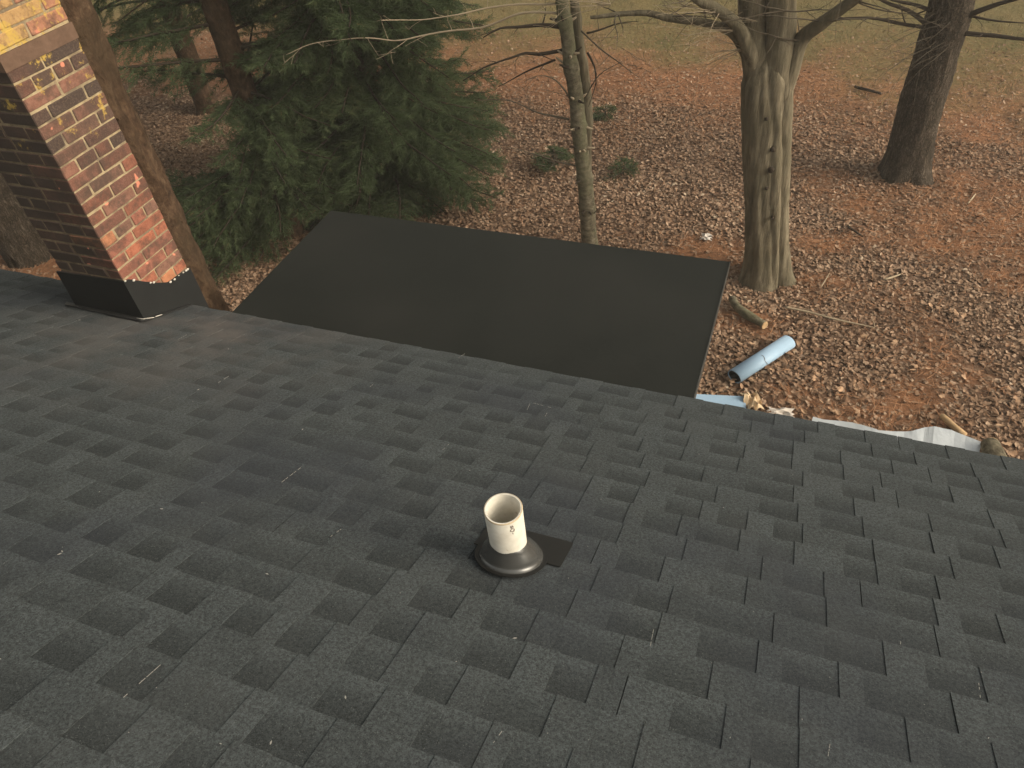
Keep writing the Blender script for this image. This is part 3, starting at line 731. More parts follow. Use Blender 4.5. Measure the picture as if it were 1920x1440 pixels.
# ------------------------------------------------------------------ trees
def wob(pts, amp, seed, step=.12):
    out = []
    for i, p in enumerate(pts):
        p = Vector(p); q = p*2.3+Vector((seed, seed*1.7, 0))
        out.append(p+Vector((mn.noise(q), mn.noise(q+Vector((9, 0, 0))), mn.noise(q+Vector((0, 9, 0)))))*amp)
    return out
def limb_mesh(name, pts, rad, n=10, wobble=.015, seed=1, rough=.12, step=.08):
    p, r = resample(pts, rad, step); p = [p[0]]+wob(p[1:], wobble, seed)
    prof = lambda th, L, q: 1+rough*mn.noise(Vector((math.cos(th)*2, math.sin(th)*2, L*4+seed)))+rough*.6*mn.noise(Vector((math.cos(th)*4, math.sin(th)*4, L*11+seed)))
    mb = MB(); mb.tube(p, r, n, prof); return mb.mesh(name, True)
def twig_spray(mb, p, d, L, r, depth, rd, droop=0.0, spread=.8):
    """a bare branch with side shoots"""
    p = Vector(p); d = Vector(d).normalized(); pts = [p]; rads = [r]; k = max(4, int(L/.09)); kids = []
    for i in range(k):
        d = (d+Vector((rd.gauss(0, .11), rd.gauss(0, .11), rd.gauss(0, .09)-droop))).normalized(); p = p+d*(L/k); pts.append(p); rads.append(max(.0016, r*(1-.85*(i+1)/k)))
        if depth > 0 and i > 0 and rd.random() < .55: kids.append((p, (d+Vector((rd.gauss(0, spread), rd.gauss(0, spread), rd.gauss(.1, spread*.7)))).normalized(), L*rd.uniform(.25, .55), rads[-1]*.7))
    mb.tube(pts, rads, 5 if r > .008 else 4, None, False)
    for a in kids: twig_spray(mb, *a, depth-1, rd, droop, spread)

def evergreen_foliage(base, h0, h1, n_bough, Lfn, seed, rise=.15, droop=.35, az=(0, 2*math.pi), twig_gap=.055, needle=.075, width=.0075, dens=13, keep=None):
    """boughs > side twigs > needles, all as arrays; returns foliage mesh data and a wood MB"""
    R = np.random.default_rng(seed); rd = random.Random(seed); wood = MB(); B = []; D = []; TT = []
    base = Vector(base)
    for i in range(n_bough):
        z = h0+(h1-h0)*((i+rd.random())/n_bough); a = rd.uniform(*az); L = Lfn(z, a)*rd.uniform(.72, 1.12)
        if L < .15: continue
        d = Vector((math.cos(a), math.sin(a), rise+rd.gauss(0, .12))).normalized(); p = base+Vector((0, 0, z)); pts = [p]; k = max(5, int(L/.16)); bt = rd.uniform(-.18, .22)
        for j in range(k):
            d = (d+Vector((rd.gauss(0, .07), rd.gauss(0, .07), rd.gauss(0, .05)-droop*(1-1.5*j/k)/k*2))).normalized(); p = p+d*(L/k); pts.append(p)
        if keep and not keep(pts[len(pts)//2]) : continue
        wood.tube(pts, [max(.003, .006+.010*L*(1-j/k)) for j in range(k+1)], 5, None, False)
        # side twigs
        acc = 0
        for j in range(1, k+1):
            seg = pts[j]-pts[j-1]; sl_ = seg.length; t = seg.normalized(); fr = j/k
            if fr < .18: continue
            side = t.cross(Vector((0, 0, 1))).normalized(); nn = max(1, int(sl_/twig_gap))
            for q in range(nn):
                o = pts[j-1]+seg*((q+rd.random())/nn)
                for sgn in (-1, 1):
                    tl = L*.34*(1-fr*.75)*rd.uniform(.5, 1.15)+.06
                    td = (t*rd.uniform(.5, .9)+side*sgn*rd.uniform(.6, 1.0)+Vector((0, 0, rd.gauss(-.12, .22)))).normalized()
                    steps = max(2, int(tl/.045)); pp = o.copy()
                    for s_ in range(steps):
                        td = (td+Vector((rd.gauss(0, .06), rd.gauss(0, .06), -.035+rd.gauss(0, .05)))).normalized(); pp = pp+td*(tl/steps)
                        B.append(pp.to_tuple()); D.append(td.to_tuple()); TT.append(.42+bt+.30*(s_/steps)*fr+rd.gauss(0, .10))
            # tufts on the axis as well
            B.append(pts[j].to_tuple()); D.append(t.to_tuple()); TT.append(.45+bt)
    B = np.array(B); D = np.array(D); TT = np.array(TT); n = len(B)
    m = max(2, dens)
    Bn = np.repeat(B, m, 0)+R.normal(0, .010, (n*m, 3)); Dn = np.repeat(D, m, 0); Tn = np.repeat(TT, m)
    rnd = R.normal(0, 1, (n*m, 3)); rnd -= Dn*np.sum(rnd*Dn, 1, keepdims=True); rnd /= np.linalg.norm(rnd, axis=1, keepdims=True)
    rnd[:, 2] *= .75
    nd = Dn*R.uniform(.5, 1.0, (n*m, 1))+rnd*R.uniform(.45, .9, (n*m, 1)); nd /= np.linalg.norm(nd, axis=1, keepdims=True)
    sd = np.cross(nd, R.normal(0, 1, (n*m, 3))); sd /= np.linalg.norm(sd, axis=1, keepdims=True)
    Ln = needle*R.uniform(.6, 1.25, (n*m, 1)); wv = width*.5
    v = np.stack([Bn-sd*wv, Bn+sd*wv, Bn+nd*Ln], 1).reshape(-1, 3); f = np.arange(3*n*m).reshape(-1, 3)
    tn = np.clip(Tn+R.normal(0, .09, n*m), 0, .93); dead = R.random(n*m) < .006; tn[dead] = 1
    t4 = np.zeros((n*m, 3, 4)); t4[:, :, 0] = tn[:, None]; t4[:, :, 3] = 1
    return (v, f, t4.reshape(-1, 4)), wood
def evergreen(name, label, px_base, trunk_top, r0, mat, boughs, group=None, loc=None, lean=(0, 0)):
    b = loc if loc is not None else on_z(*px_base); b = Vector((b.x, b.y, 0))
    t = empty(name, b, label, 'tree', group)
    top = b+Vector((lean[0], lean[1], trunk_top))
    prof = lambda th, L, q: (1+.09*mn.noise(Vector((math.cos(th)*2, math.sin(th)*2, L*2)))+.06*mn.noise(Vector((math.cos(th)*6, math.sin(th)*6, L*7))))*(1+.45*math.exp(-L/.22)*(1+.35*math.cos(4*th+1)))
    if r0:
        p, r = resample([b-Vector((0, 0, .1)), b.lerp(top, .3), b.lerp(top, .65), top], [r0, r0*.86, r0*.7, r0*.45], .10); p = wob(p, .03, 3+b.x)
        mb = MB(); mb.tube(p, r, 22, prof); link('trunk', mb.mesh('trunk', True), mat, t)
    for kw in boughs:
        data, wood = evergreen_foliage(b, **kw)
        fo = link('foliage', mesh_np('foliage', data[0], data[1], False, {'tone': data[2]}), M['needle'], t); tag(fo, kind='stuff')
        bo_ = link('branches', wood.mesh('branches', True), M['twig_dark'], t)
    return t

# bushy evergreen behind the flat roof
def facing(a, c, w): return max(0.0, math.cos(a-c))**w
base_h = on_z(728, 372)
evergreen('evergreen_tree', 'bushy dark green evergreen with low drooping boughs behind the flat black roof', None, 7.5, .10, M['bark_pine'], [
    dict(h0=.25, h1=4.6, n_bough=270, Lfn=lambda z, a: 1.85-.08*z, seed=21, rise=.06, droop=.48, dens=11, needle=.085),
    dict(h0=4.6, h1=7.0, n_bough=36, Lfn=lambda z, a: 1.5-.4*(z-4.6), seed=22, rise=.2, droop=.3, dens=6)], loc=base_h)
# tall pine with a bare lower trunk showing left of it
evergreen('pine_tree', 'tall dark pine whose straight brown trunk shows left of the bushy evergreen', (548, 436), 9.5, .17, M['bark_brown'], [
    dict(h0=.25, h1=1.3, n_bough=34, Lfn=lambda z, a: 1.5, seed=31, rise=.0, droop=.30, az=(-2.9, -1.7), dens=10),
    dict(h0=.7, h1=2.1, n_bough=26, Lfn=lambda z, a: 1.15, seed=34, rise=.05, droop=.35, az=(-1.5, .3), dens=10),
    dict(h0=2.0, h1=5.6, n_bough=46, Lfn=lambda z, a: 1.9, seed=32, rise=.12, droop=.25, az=(.35, 4.3), dens=10, twig_gap=.075),
    dict(h0=5.0, h1=9.2, n_bough=80, Lfn=lambda z, a: 2.7-.45*(z-5.0), seed=33, rise=.2, droop=.2, dens=3, twig_gap=.1, width=.018)])  # upper boughs out of view, thickened to shade the ground
# darker pines farther back; the first is added so its crown shades the ground
evergreen('pine_tree', 'added pine hidden behind the tall pine trunk, its high crown shading the yard', None, 8.5, .13, M['bark_brown'], [
    dict(h0=3.9, h1=8.6, n_bough=110, Lfn=lambda z, a: 3.0-.45*(z-3.9), seed=91, rise=.1, droop=.2, dens=3, twig_gap=.1, width=.018)], loc=Vector((-8.30, 9.20, 0)))
for i, (loc, seed, lab) in enumerate([(Vector((-10.6, 10.6, 0)), 41, 'dark ragged pine standing behind the brick chimney and the tall pine'), (Vector((-7.6, 12.6, 0)), 51, 'farthest dark pine, behind the tall pine and the bushy evergreen'), (Vector((-14.5, 8.4, 0)), 61, 'dark pine farthest along the wood, beyond the chimney')]):
    evergreen('pine_tree', lab, None, 9.0, .19, M['bark_brown'], [
        dict(h0=1.3, h1=4.4, n_bough=44, Lfn=lambda z, a: 2.1, seed=seed, rise=.08, droop=.22, dens=8, twig_gap=.085),
        dict(h0=4.4, h1=8.8, n_bough=72, Lfn=lambda z, a: 2.7-.42*(z-4.4), seed=seed+1, rise=.2, droop=.2, dens=3, twig_gap=.11, width=.018)], loc=loc)  # unseen upper crown, made dense to shade the yard below
# small seedlings in the leaves
def seedling(px, py, h, L, seed, lab, n=12):
    b = on_z(px, py); t = empty('evergreen_seedling', b, lab, 'seedling')
    data, wood = evergreen_foliage(b, .05, h, n, lambda z, a: L*(1-.5*z/h), seed, .12, .15, (0, 6.28), .05, .06, .007, 9)
    wood.tube([b, b+Vector((.02, 0, h*.6)), b+Vector((.03, .02, h))], [.008, .006, .003], 6)
    tag(link('foliage', mesh_np('foliage', data[0], data[1], False, {'tone': data[2]}), M['needle'], t), kind='stuff'); link('branches', wood.mesh('branches', True), M['twig'], t)
seedling(1040, 318, .32, .42, 71, 'low green seedling to the left of the slender trunk', 13)
seedling(1168, 330, .22, .32, 72, 'wispy green seedling in the leaves to the right of the slender trunk', 8)
seedling(1134, 222, .30, .22, 73, 'compact dark green seedling in the leaves beyond the slender trunk', 16)

# grey forked hardwood beside the flat roof
tb = on_z(1436, 520)
TY = tb.y
tree = empty('hardwood_tree', tb, 'stout grey forked hardwood with a smooth ridged trunk beside the flat roof corner', 'tree')
def TP(px, py, dy=0.0): return on_y(px, py, TY+dy)
def trunk_prof(th, L, q):
    fl_ = .42*math.exp(-L/.20)*(1+.55*math.cos(5*th+.6)+.25*math.cos(3*th))
    cw = .18*mn.noise(Vector((L*2.2, 3, 1)))
    ridge = .05*math.sin(2*th+.9+.2*L)+.05*mn.noise(Vector((math.cos(th)*2.2, math.sin(th)*2.2, L*.55+3)))+.045*mn.noise(Vector((math.cos(th)*5.5, math.sin(th)*5.5, L*1.1)))+.035*mn.noise(Vector((math.cos(th)*12, math.sin(th)*12, L*4)))
    crease = -.20*math.exp(-((math.atan2(math.sin(th-5.6-.05*L-cw), math.cos(th-5.6-.05*L-cw)))/.09)**2)-.10*math.exp(-((math.atan2(math.sin(th-5.15+.06*L+cw), math.cos(th-5.15+.06*L+cw)))/.09)**2)
    ridge += .10*math.exp(-((math.atan2(math.sin(th-4.45+.08*L), math.cos(th-4.45+.08*L)))/.22)**2)
    lump = .05*mn.noise(Vector((math.cos(th)*1.6, math.sin(th)*1.6, L*1.6)))+.03*mn.noise(Vector((math.cos(th)*5, math.sin(th)*5, L*6)))
    return 1+fl_+ridge+crease+lump
wpx = lambda px, y: px*math.hypot(y, 4)/FPX
p, r = resample([tb-Vector((0, 0, .12)), TP(1437, 480), TP(1437, 400), TP(1438, 300), TP(1438, 210), TP(1438, 150), TP(1437, 105), TP(1437, 70)], [.245, .232, .225, .228, .235, .228, .14, .03], .05)
mb = MB(); mb.tube(p, r, 72, trunk_prof); link('trunk', mb.mesh('trunk', True), M['bark_grey'], tree)
top1 = TP(1413, 0); top2 = TP(1464, 0)
def limb(pts, rads, mat='bark_grey', n=20, wb=.02, seed=1, rough=.12):
    return link('limb', limb_mesh('limb', pts, rads, n, wb, seed, rough), M[mat], tree)
limb([TP(1426, 185), TP(1418, 110), TP(1413, 50), TP(1412, -30), TP(1402, -160), TP(1380, -330)], [.15, .15, .135, .125, .11, .08], seed=2)
limb([TP(1450, 185), TP(1460, 110), TP(1463, 50), TP(1464, -30), TP(1480, -160), TP(1500, -330)], [.15, .15, .14, .13, .11, .08], seed=3)
limb([TP(1462, 200), TP(1482, 130), TP(1500, 75), TP(1545, 40, -.1), TP(1600, 0, -.2), TP(1660, -50, -.3)], [.10, .085, .070, .057, .046, .036], seed=4)
limb([TP(1425, 150), TP(1404, 90, -.15), TP(1382, 50, -.25), TP(1343, 18, -.35), TP(1300, -8, -.45), TP(1240, -60, -.6)], [.085, .066, .056, .047, .042, .03], seed=5)
limb([TP(1420, 140), TP(1398, 96, -.1), TP(1371, 63, -.2), TP(1326, 46, -.25), TP(1250, 31, -.3), TP(1215, 22, -.35), TP(1160, 26, -.4), TP(1108, 33, -.5)], [.07, .052, .044, .036, .032, .028, .022, .014], seed=6, wb=.03)
rd = random.Random(4); mb = MB()
for px, py, dy, n in ((1400, 92, -.15, 6), (1385, 55, -.25, 6), (1350, 22, -.35, 6), (1420, 40, -.12, 4), (1145, 8, -.5, 8)):
    for k in range(n):
        q = TP(px, py, dy); a = rd.uniform(2.2, 4.4) if px > 1200 else rd.uniform(0, 6.28)
        twig_spray(mb, q, Vector((math.cos(a), math.sin(a)*.6-.3, rd.uniform(-.25, .35))), rd.uniform(.35, .75), .0045, 1, rd, .02)
tag(link('dead_twigs', mb.mesh('dead_twigs', True), M['twig_pale'], tree), kind='stuff')
mb = MB()
for px, py, dy in ((1545, 40, -.1), (1600, 0, -.2), (1250, 31, -.3), (1160, 26, -.4), (1300, -8, -.45), (1326, 46, -.25), (1470, 20, -.15), (1500, 75, -.05)):
    for k in range(3):
        a = rd.uniform(0, 6.28); twig_spray(mb, TP(px, py, dy), Vector((math.cos(a), math.sin(a), rd.uniform(-.1, .5))), rd.uniform(.4, .9), .008, 2, rd, 0)
for px, py in ((1380, -330), (1500, -330), (1660, -50), (1240, -60), (1440, -250)):
    for k in range(4):
        a = rd.uniform(0, 6.28); twig_spray(mb, TP(px, py, 0 if px < 1600 else -.3), Vector((math.cos(a), math.sin(a), rd.uniform(.3, 1.2))), rd.uniform(1.2, 2.0), .035, 2, rd, 0)
link('crown', mb.mesh('crown', True), M['twig'], tree)
for px, py, rr_ in ((1449, 300, .03), (1452, 262, .022), (1441, 334, .016), (1452, 390, .014), (1440, 205, .018)):
    q = TP(px, py); d_ = (CAM-q); d_.z = 0; d_.normalize(); q = q+d_*.225
    mb = MB(); mb.tube([q-d_*.05, q+d_*.008, q+d_*.014], [rr_*1.2, rr_, rr_*.5], 10); link('branch_scar', mb.mesh('branch_scar', True), M['twig_dark'], tree)

# slender double-stemmed tree behind the flat roof
sb = on_z(1108, 474); SY = sb.y
slim = empty('slender_tree', sb, 'slender pale grey double stemmed tree with dead side branches behind the flat roof', 'tree')
def SP(px, py, dy=0.0): return on_y(px, py, SY+dy)
pp, rr2 = resample([sb-Vector((0, 0, .1)), SP(1102, 400), SP(1094, 318), SP(1085, 238), SP(1077, 165), SP(1067, 90), SP(1053, 0), SP(1040, -90), SP(1015, -260)], [.105, .095, .089, .085, .080, .074, .066, .058, .04], .06)
knots = [SP(1086, 236).z, SP(1098, 335).z, SP(1075, 128).z, SP(1103, 395).z, SP(1062, 40).z]
sprof = lambda th, L, q: 1+.05*mn.noise(Vector((math.cos(th)*2, math.sin(th)*2, L*3)))+sum(.20*math.exp(-((q.z-k)/.045)**2)*(1+.4*math.cos(th+k*7)) for k in knots)+.25*math.exp(-L/.15)
mb = MB(); mb.tube(wob(pp, .018, 5), rr2, 26, sprof); link('trunk', mb.mesh('trunk', True), M['bark_slim'], slim)
p2, r2_ = resample([SP(1100, 330, .03), SP(1101, 215, .10), SP(1094, 130, .12), SP(1082, 50, .12), SP(1075, 0, .12), SP(1070, -80, .15), SP(1060, -200, .2)], [.05, .056, .055, .052, .048, .04, .03], .06)
mb = MB(); mb.tube(wob(p2, .02, 8), r2_, 18, sprof); link('second_stem', mb.mesh('second_stem', True), M['bark_grey'], slim)
q = random.Random(12)
for kz in knots+[SP(1090, 275).z, SP(1080, 190).z, SP(1070, 105).z]:
    c0 = min(pp, key=lambda p: abs(p.z-kz))
    for k in range(4):
        a = q.uniform(-math.pi, .3); d = Vector((math.cos(a), math.sin(a), q.uniform(.0, .5))).normalized(); L = q.uniform(.07, .14)
        mb = MB(); mb.tube([c0+d*.04, c0+d*(.04+L*.5), c0+d*(.04+L)+Vector((0, 0, q.uniform(-.02, .03)))], [.022, .015, .008], 7); link('branch_stub', mb.mesh('branch_stub', True), M['twig_dark'] if q.random() < .6 else M['twig_pale'], slim)
def sbranch(pts, r0, mat='twig', seed=1, dy=-.1, kids=True):
    P3 = [SP(px, py, dy*i) for i, (px, py) in enumerate(pts)]; n = len(P3)
    mb = MB(); p, r = resample(P3, [r0*(1-.8*i/(n-1)) for i in range(n)], .07); p = wob(p, .025, seed); mb.tube(p, r, 7, None, True)
    if kids:
        q = random.Random(seed)
        for i in range(len(p)//4, len(p)-1, 3):
            d = (p[i+1]-p[i]).normalized()+Vector((q.gauss(0, .7), q.gauss(0, .7), q.gauss(0, .5))); twig_spray(mb, p[i], d, q.uniform(.10, .40), r[i]*.5, 1, q, 0)
    link('branch', mb.mesh('branch', True), M[mat], slim)
sbranch([(1055, 50), (1015, 46), (975, 48), (935, 52), (905, 72)], .026, 'twig_dark', 1)
sbranch([(1060, 92), (1010, 100), (985, 98), (960, 106), (905, 126), (866, 152)], .022, 'twig_dark', 2)
sbranch([(1040, 112), (985, 138), (934, 160)], .014, 'twig_dark', 3, -.05)
sbranch([(1066, 226), (1010, 210), (955, 190), (892, 186)], .013, 'twig', 4)
sbranch([(1075, 205), (1058, 170), (1035, 146), (1008, 142), (985, 152)], .011, 'twig', 5)
sbranch([(1092, 312), (1035, 300), (985, 285), (950, 276)], .012, 'twig', 6)
sbranch([(1104, 100), (1115, 125), (1117, 155), (1103, 198)], .014, 'twig_dark', 7, -.02)
sbranch([(1090, 60), (1130, 95), (1165, 120), (1200, 145)], .010, 'twig', 8)
sbranch([(1098, 185), (1125, 140), (1165, 112)], .008, 'twig', 9)
sbranch([(1106, 410), (1130, 385), (1160, 372)], .008, 'twig', 10)
sbranch([(1100, 60), (1150, 45), (1200, 40)], .012, 'twig', 11)
sbranch([(1050, 25), (985, 22), (900, 53), (806, 63), (739, 75), (660, 72), (583, 82), (536, 101)], .013, 'twig_pale', 12, -.14)
sbranch([(1045, 5), (930, 12), (850, 30), (751, 38), (715, 40)], .011, 'twig_pale', 13, -.25)
mb = MB(); q = random.Random(2)
for k in range(8):
    a = q.uniform(0, 6.28); twig_spray(mb, SP(1015, -260), Vector((math.cos(a), math.sin(a), q.uniform(.2, 1))), q.uniform(.8, 1.6), .025, 2, q, 0)
link('crown', mb.mesh('crown', True), M['twig'], slim)

# leaning dark pine at the edge of the lawn
pb = on_z(1697, 326); PYY = pb.y
pine = empty('pine_tree', pb, 'dark scaly trunked pine leaning over orange straw at the lawn edge', 'tree')
def PP(px, py, dy=0.0): return on_y(px, py, PYY+dy)
p, r = resample([pb-Vector((0, 0, .15)), PP(1702, 300), PP(1722, 220), PP(1744, 140), PP(1768, 60), PP(1786, 0), PP(1815, -100), PP(1850, -240)], [.30, .275, .265, .258, .25, .245, .22, .16], .06)
pprof = lambda th, L, q: (1+.07*mn.noise(Vector((math.cos(th)*2, math.sin(th)*2, L*2)))+.05*mn.noise(Vector((math.cos(th)*7, math.sin(th)*7, L*6)))+.03*mn.noise(Vector((math.cos(th)*14, math.sin(th)*14, L*14))))*(1+.55*math.exp(-L/.20)*(1+.45*math.cos(4*th+2.6)))
mb = MB(); mb.tube(wob(p, .02, 2), r, 64, pprof); link('trunk', mb.mesh('trunk', True), M['bark_pine'], pine)
def pbranch(pts, r0, seed, dy=-.08):
    P3 = [PP(px, py, dy*i) for i, (px, py) in enumerate(pts)]; n = len(P3); q = random.Random(seed)
    mb = MB(); p, r = resample(P3, [r0*(1-.7*i/(n-1)) for i in range(n)], .1); p = wob(p, .03, seed); mb.tube(p, r, 8, None, True)
    for i in range(len(p)//3, len(p)-1, 4):
        twig_spray(mb, p[i], (p[i+1]-p[i]).normalized()+Vector((q.gauss(0, .6), q.gauss(0, .6), q.gauss(0, .4))), q.uniform(.2, .5), r[i]*.45, 1, q, 0)
    link('branch', mb.mesh('branch', True), M['twig_dark'], pine)
pbranch([(1760, 58), (1732, 52), (1662, 40), (1610, 34), (1560, 34)], .030, 1)
pbranch([(1755, 62), (1735, 46), (1700, 20), (1660, -2), (1620, -25)], .036, 2)
pbranch([(1760, 30), (1745, 20), (1705, 8), (1670, -2)], .032, 3)
pbranch([(1790, 45), (1812, 29), (1855, 14), (1900, 0), (1960, -20)], .042, 4)
pbranch([(1780, 55), (1802, 60), (1860, 66), (1925, 73), (1990, 76)], .038, 5)
pbranch([(1790, 25), (1850, 36), (1920, 42)], .020, 6)
mb = MB(); q = random.Random(8)
for k in range(9):
    o = PP(1800-q.uniform(0, 60), q.uniform(40, 90), -.32); twig_spray(mb, o, Vector((q.uniform(-1, -.3), q.uniform(-.4, .1), q.uniform(-.5, -.1))), q.uniform(.5, .9), .006, 1, q, .02)
tag(link('dead_twigs', mb.mesh('dead_twigs', True), M['twig'], pine), kind='stuff')
data, wood = evergreen_foliage(PP(1850, -240)-Vector((0, 0, 4)), 4.0, 7.0, 40, lambda z, a: 2.4-.4*(z-4), 81, .2, .2, (0, 6.28), .12, .1, .009, 5)
tag(link('foliage', mesh_np('foliage', data[0], data[1], False, {'tone': data[2]}), M['needle'], pine), kind='stuff'); link('branches', wood.mesh('branches', True), M['twig_dark'], pine)
mb = MB(); topp = PP(1850, -240); mb.tube([topp, topp+Vector((.1, 0, 1.6)), topp+Vector((.15, 0, 3.2))], [.16, .09, .03], 10); link('trunk_top', mb.mesh('trunk_top', True), M['bark_pine'], pine)

# rough brown trunk right behind the chimney, and another to its left
def plain_tree(name, label, b, r0, h, mat, seed, flare=.35, crown=False):
    b = Vector((b[0], b[1], 0)); t = empty(name, b, label, 'tree')
    prof = lambda th, L, q: (1+.16*mn.noise(Vector((math.cos(th)*2, math.sin(th)*2, L*1.9+seed)))+.15*mn.noise(Vector((math.cos(th)*4, math.sin(th)*4, L*5+seed)))+.05*mn.noise(Vector((math.cos(th)*9, math.sin(th)*9, L*13))))*(1+flare*math.exp(-L/.22)*(1+.4*math.cos(4*th)))
    p, r = resample([b-Vector((0, 0, .1)), b+Vector((0, 0, h*.33)), b+Vector((.02, .0, h*.66)), b+Vector((0, .05, h))], [r0, r0*.95, r0*.93, r0*.62], .05)
    mb = MB(); mb.tube(wob(p, .035, seed), r, 44, prof); link('trunk', mb.mesh('trunk', True), M[mat], t)
    if crown:
        q = random.Random(seed); mb = MB()
        for k in range(7):
            a = q.uniform(0, 6.28); twig_spray(mb, b+Vector((0, .04, h*.97)), Vector((math.cos(a), math.sin(a), q.uniform(.5, 1.3))), q.uniform(1.5, 2.6), .06, 2, q, 0)
        link('crown', mb.mesh('crown', True), M['twig'], t)
    data, wood = evergreen_foliage(b, h-1.2, h+2.2, 60, lambda z, a: 2.6-.6*(z-h+1.2), seed+200, .2, .2, (0, 6.28), .11, .09, .018, 3)  # evergreen crown above the view, added to shade the ground on the left
    wood.tube([b+Vector((0, .05, h)), b+Vector((0, .05, h+2.3))], [r0*.58, .03], 10)
    tag(link('foliage', mesh_np('foliage', data[0], data[1], False, {'tone': data[2]}), M['needle'], t), kind='stuff'); link('branches', wood.mesh('branches', True), M['twig_dark'], t)
    return t
tk = plain_tree('brown_tree', 'rough brown trunk rising close behind the right edge of the brick chimney', (-4.06, 3.21), .20, 7.0, 'bark_brown', 13)
q = random.Random(6)
for k in range(26):
    a = q.uniform(-1.7, .9); z = q.uniform(2.6, 6.2); d = Vector((math.cos(a), math.sin(a), q.uniform(-.3, .5))).normalized(); c0 = Vector((-4.06, 3.20, z)); L = q.choice([.02, .03, .03, .07]); w_ = q.uniform(.012, .03)
    mb = MB(); mb.tube([c0+d*.12, c0+d*(.17+L*.5), c0+d*(.175+L)], [w_*1.3, w_, w_*.45], 7); link('bark_knob', mb.mesh('bark_knob', True), M['bark_brown'], tk)
fl2 = on_z(62, 478); plain_tree('brown_tree', 'dark brown trunk standing on bare ground to the left of the brick chimney', (fl2.x, fl2.y), .30, 7.5, 'bark_pine', 17)

# ------------------------------------------------------------------ things lying in the yard
def stick(name, label, pts, rads, mat, cut=None, cat='stick', seed=1, twigs=0, group=None):
    P3 = [on_z(px, py, rads[i]+.03) for i, (px, py) in enumerate(pts)]
    b = P3[0]; t = empty(name, (b.x, b.y, 0), label, cat, group)
    link('shaft', limb_mesh('shaft', P3, rads, 12, .008, seed, .2, .04), M[mat], t)
    if cut:
        for e in cut:
            i = 0 if e == 0 else len(P3)-1; d = (P3[i]-P3[1 if e == 0 else -2]).normalized(); mb = MB()
            mb.tube([P3[i]-d*.004, P3[i]+d*.006], [rads[i]*1.0, rads[i]*.96], 14); link('cut_end', mb.mesh('cut_end'), M['log'], t)
    if twigs:
        q = random.Random(seed); mb = MB()
        for k in range(twigs): twig_spray(mb, P3[q.randrange(len(P3))], Vector((q.gauss(0, 1), q.gauss(0, 1), q.uniform(0, .3))), q.uniform(.15, .35), .004, 0, q, 0)
        link('twigs', mb.mesh('twigs', True), M[mat], t)
    return t
stick('cut_branch', 'short thick grey branch with a pale sawn end in the leaves', [(1372, 560), (1384, 578), (1404, 592), (1422, 602), (1434, 610)], [.042, .048, .05, .045, .046], 'bark_slim', [1], 'branch', 1)
stick('thin_stick', 'long thin grey stick lying in the leaves beyond the pale blue roll', [(1472, 576), (1520, 586), (1560, 597), (1600, 606), (1640, 614)], [.010, .011, .010, .008, .004], 'twig_pale', None, 'stick', 2, 3)
stick('dark_stick', 'dark straight stick on the tan grass between two big trunks', [(1603, 162), (1625, 168), (1652, 176)], [.022, .024, .018], 'twig_dark', None, 'stick', 3)
stick('dark_stick', 'short dark stick among leaves below the leaning pine', [(1588, 424), (1602, 433), (1618, 443)], [.013, .014, .01], 'twig_dark', None, 'stick', 4)
stick('pale_twig', 'short pale twig on orange straw to the right of the leaning pine', [(1815, 381), (1822, 372), (1828, 363)], [.010, .011, .007], 'twig_pale', None, 'stick', 5)
stick('pale_twig', 'slim pale twig among leaves beyond the orange straw patch', [(1658, 524), (1672, 520), (1688, 514)], [.010, .012, .007], 'twig_pale', None, 'stick', 6)
stick('pale_twig', 'thin twig standing out of leaves beside the sawn grey branch', [(1540, 538), (1548, 525), (1556, 512)], [.006, .006, .004], 'twig_pale', None, 'stick', 7)
stick('split_log', 'pale split stick poking out behind the silver sheet', [(1766, 780), (1778, 791), (1796, 806), (1808, 816)], [.026, .03, .03, .03], 'log', [0], 'log', 8)
stick('short_log', 'stubby brown log lying at the end of the silver sheet', [(1856, 832), (1862, 846), (1868, 862), (1874, 880)], [.075, .085, .085, .08], 'bark_slim', [0], 'log', 9)

# pale blue roll: a sheet of membrane wound up, black inside
a0 = on_z(1377, 706, .085); a1 = on_z(1479, 640, .085); dv = (a1-a0); Lr = dv.length; dv.normalize(); sd_ = dv.cross(Vector((0, 0, 1))).normalized()
roll = empty('membrane_roll', (a0.x, a0.y, 0), 'pale blue roll of sheet material lying on the leaves, dark inside', 'roll')
def roll_part(name, turns, ra, rb, thick, mat, x0, x1, flat=.80):
    n = int(26*turns); mb = MB(); v = []; f = []
    for i in range(n+1):
        th = 2*math.pi*turns*i/n-1.9; r = ra+(rb-ra)*i/n
        for rr_ in (r, r-thick):
            for xx in (x0, x1): v.append(a0+dv*xx+sd_*(rr_*math.cos(th))+Vector((0, 0, rr_*flat*math.sin(th)-.005)))
    for i in range(n):
        q = 4*i; f += [(q, q+4, q+5, q+1), (q+2, q+3, q+7, q+6), (q, q+2, q+6, q+4), (q+1, q+5, q+7, q+3)]
    f += [(0, 1, 3, 2), (4*n, 4*n+2, 4*n+3, 4*n+1)]
    mb.add(v, f); return link(name, mb.mesh(name, True), mat, roll)
roll_part('sheet', 1.06, .086, .089, .004, M['blue'], 0, Lr)
roll_part('rubber_lining', 2.1, .052, .081, .004, M['black'], .006, Lr-.006)
mb = MB(); n = 18
pts = [a0+dv*(Lr*.46+.01*math.sin(i*.5))+sd_*(.0905*math.cos(-.35+i/n*1.9))+Vector((0, 0, .0905*.80*math.sin(-.35+i/n*1.9)-.005)) for i in range(n+1)]
mb.tube(pts, [.0022]*(n+1), 5); link('seam', mb.mesh('seam'), M['ink'], roll)

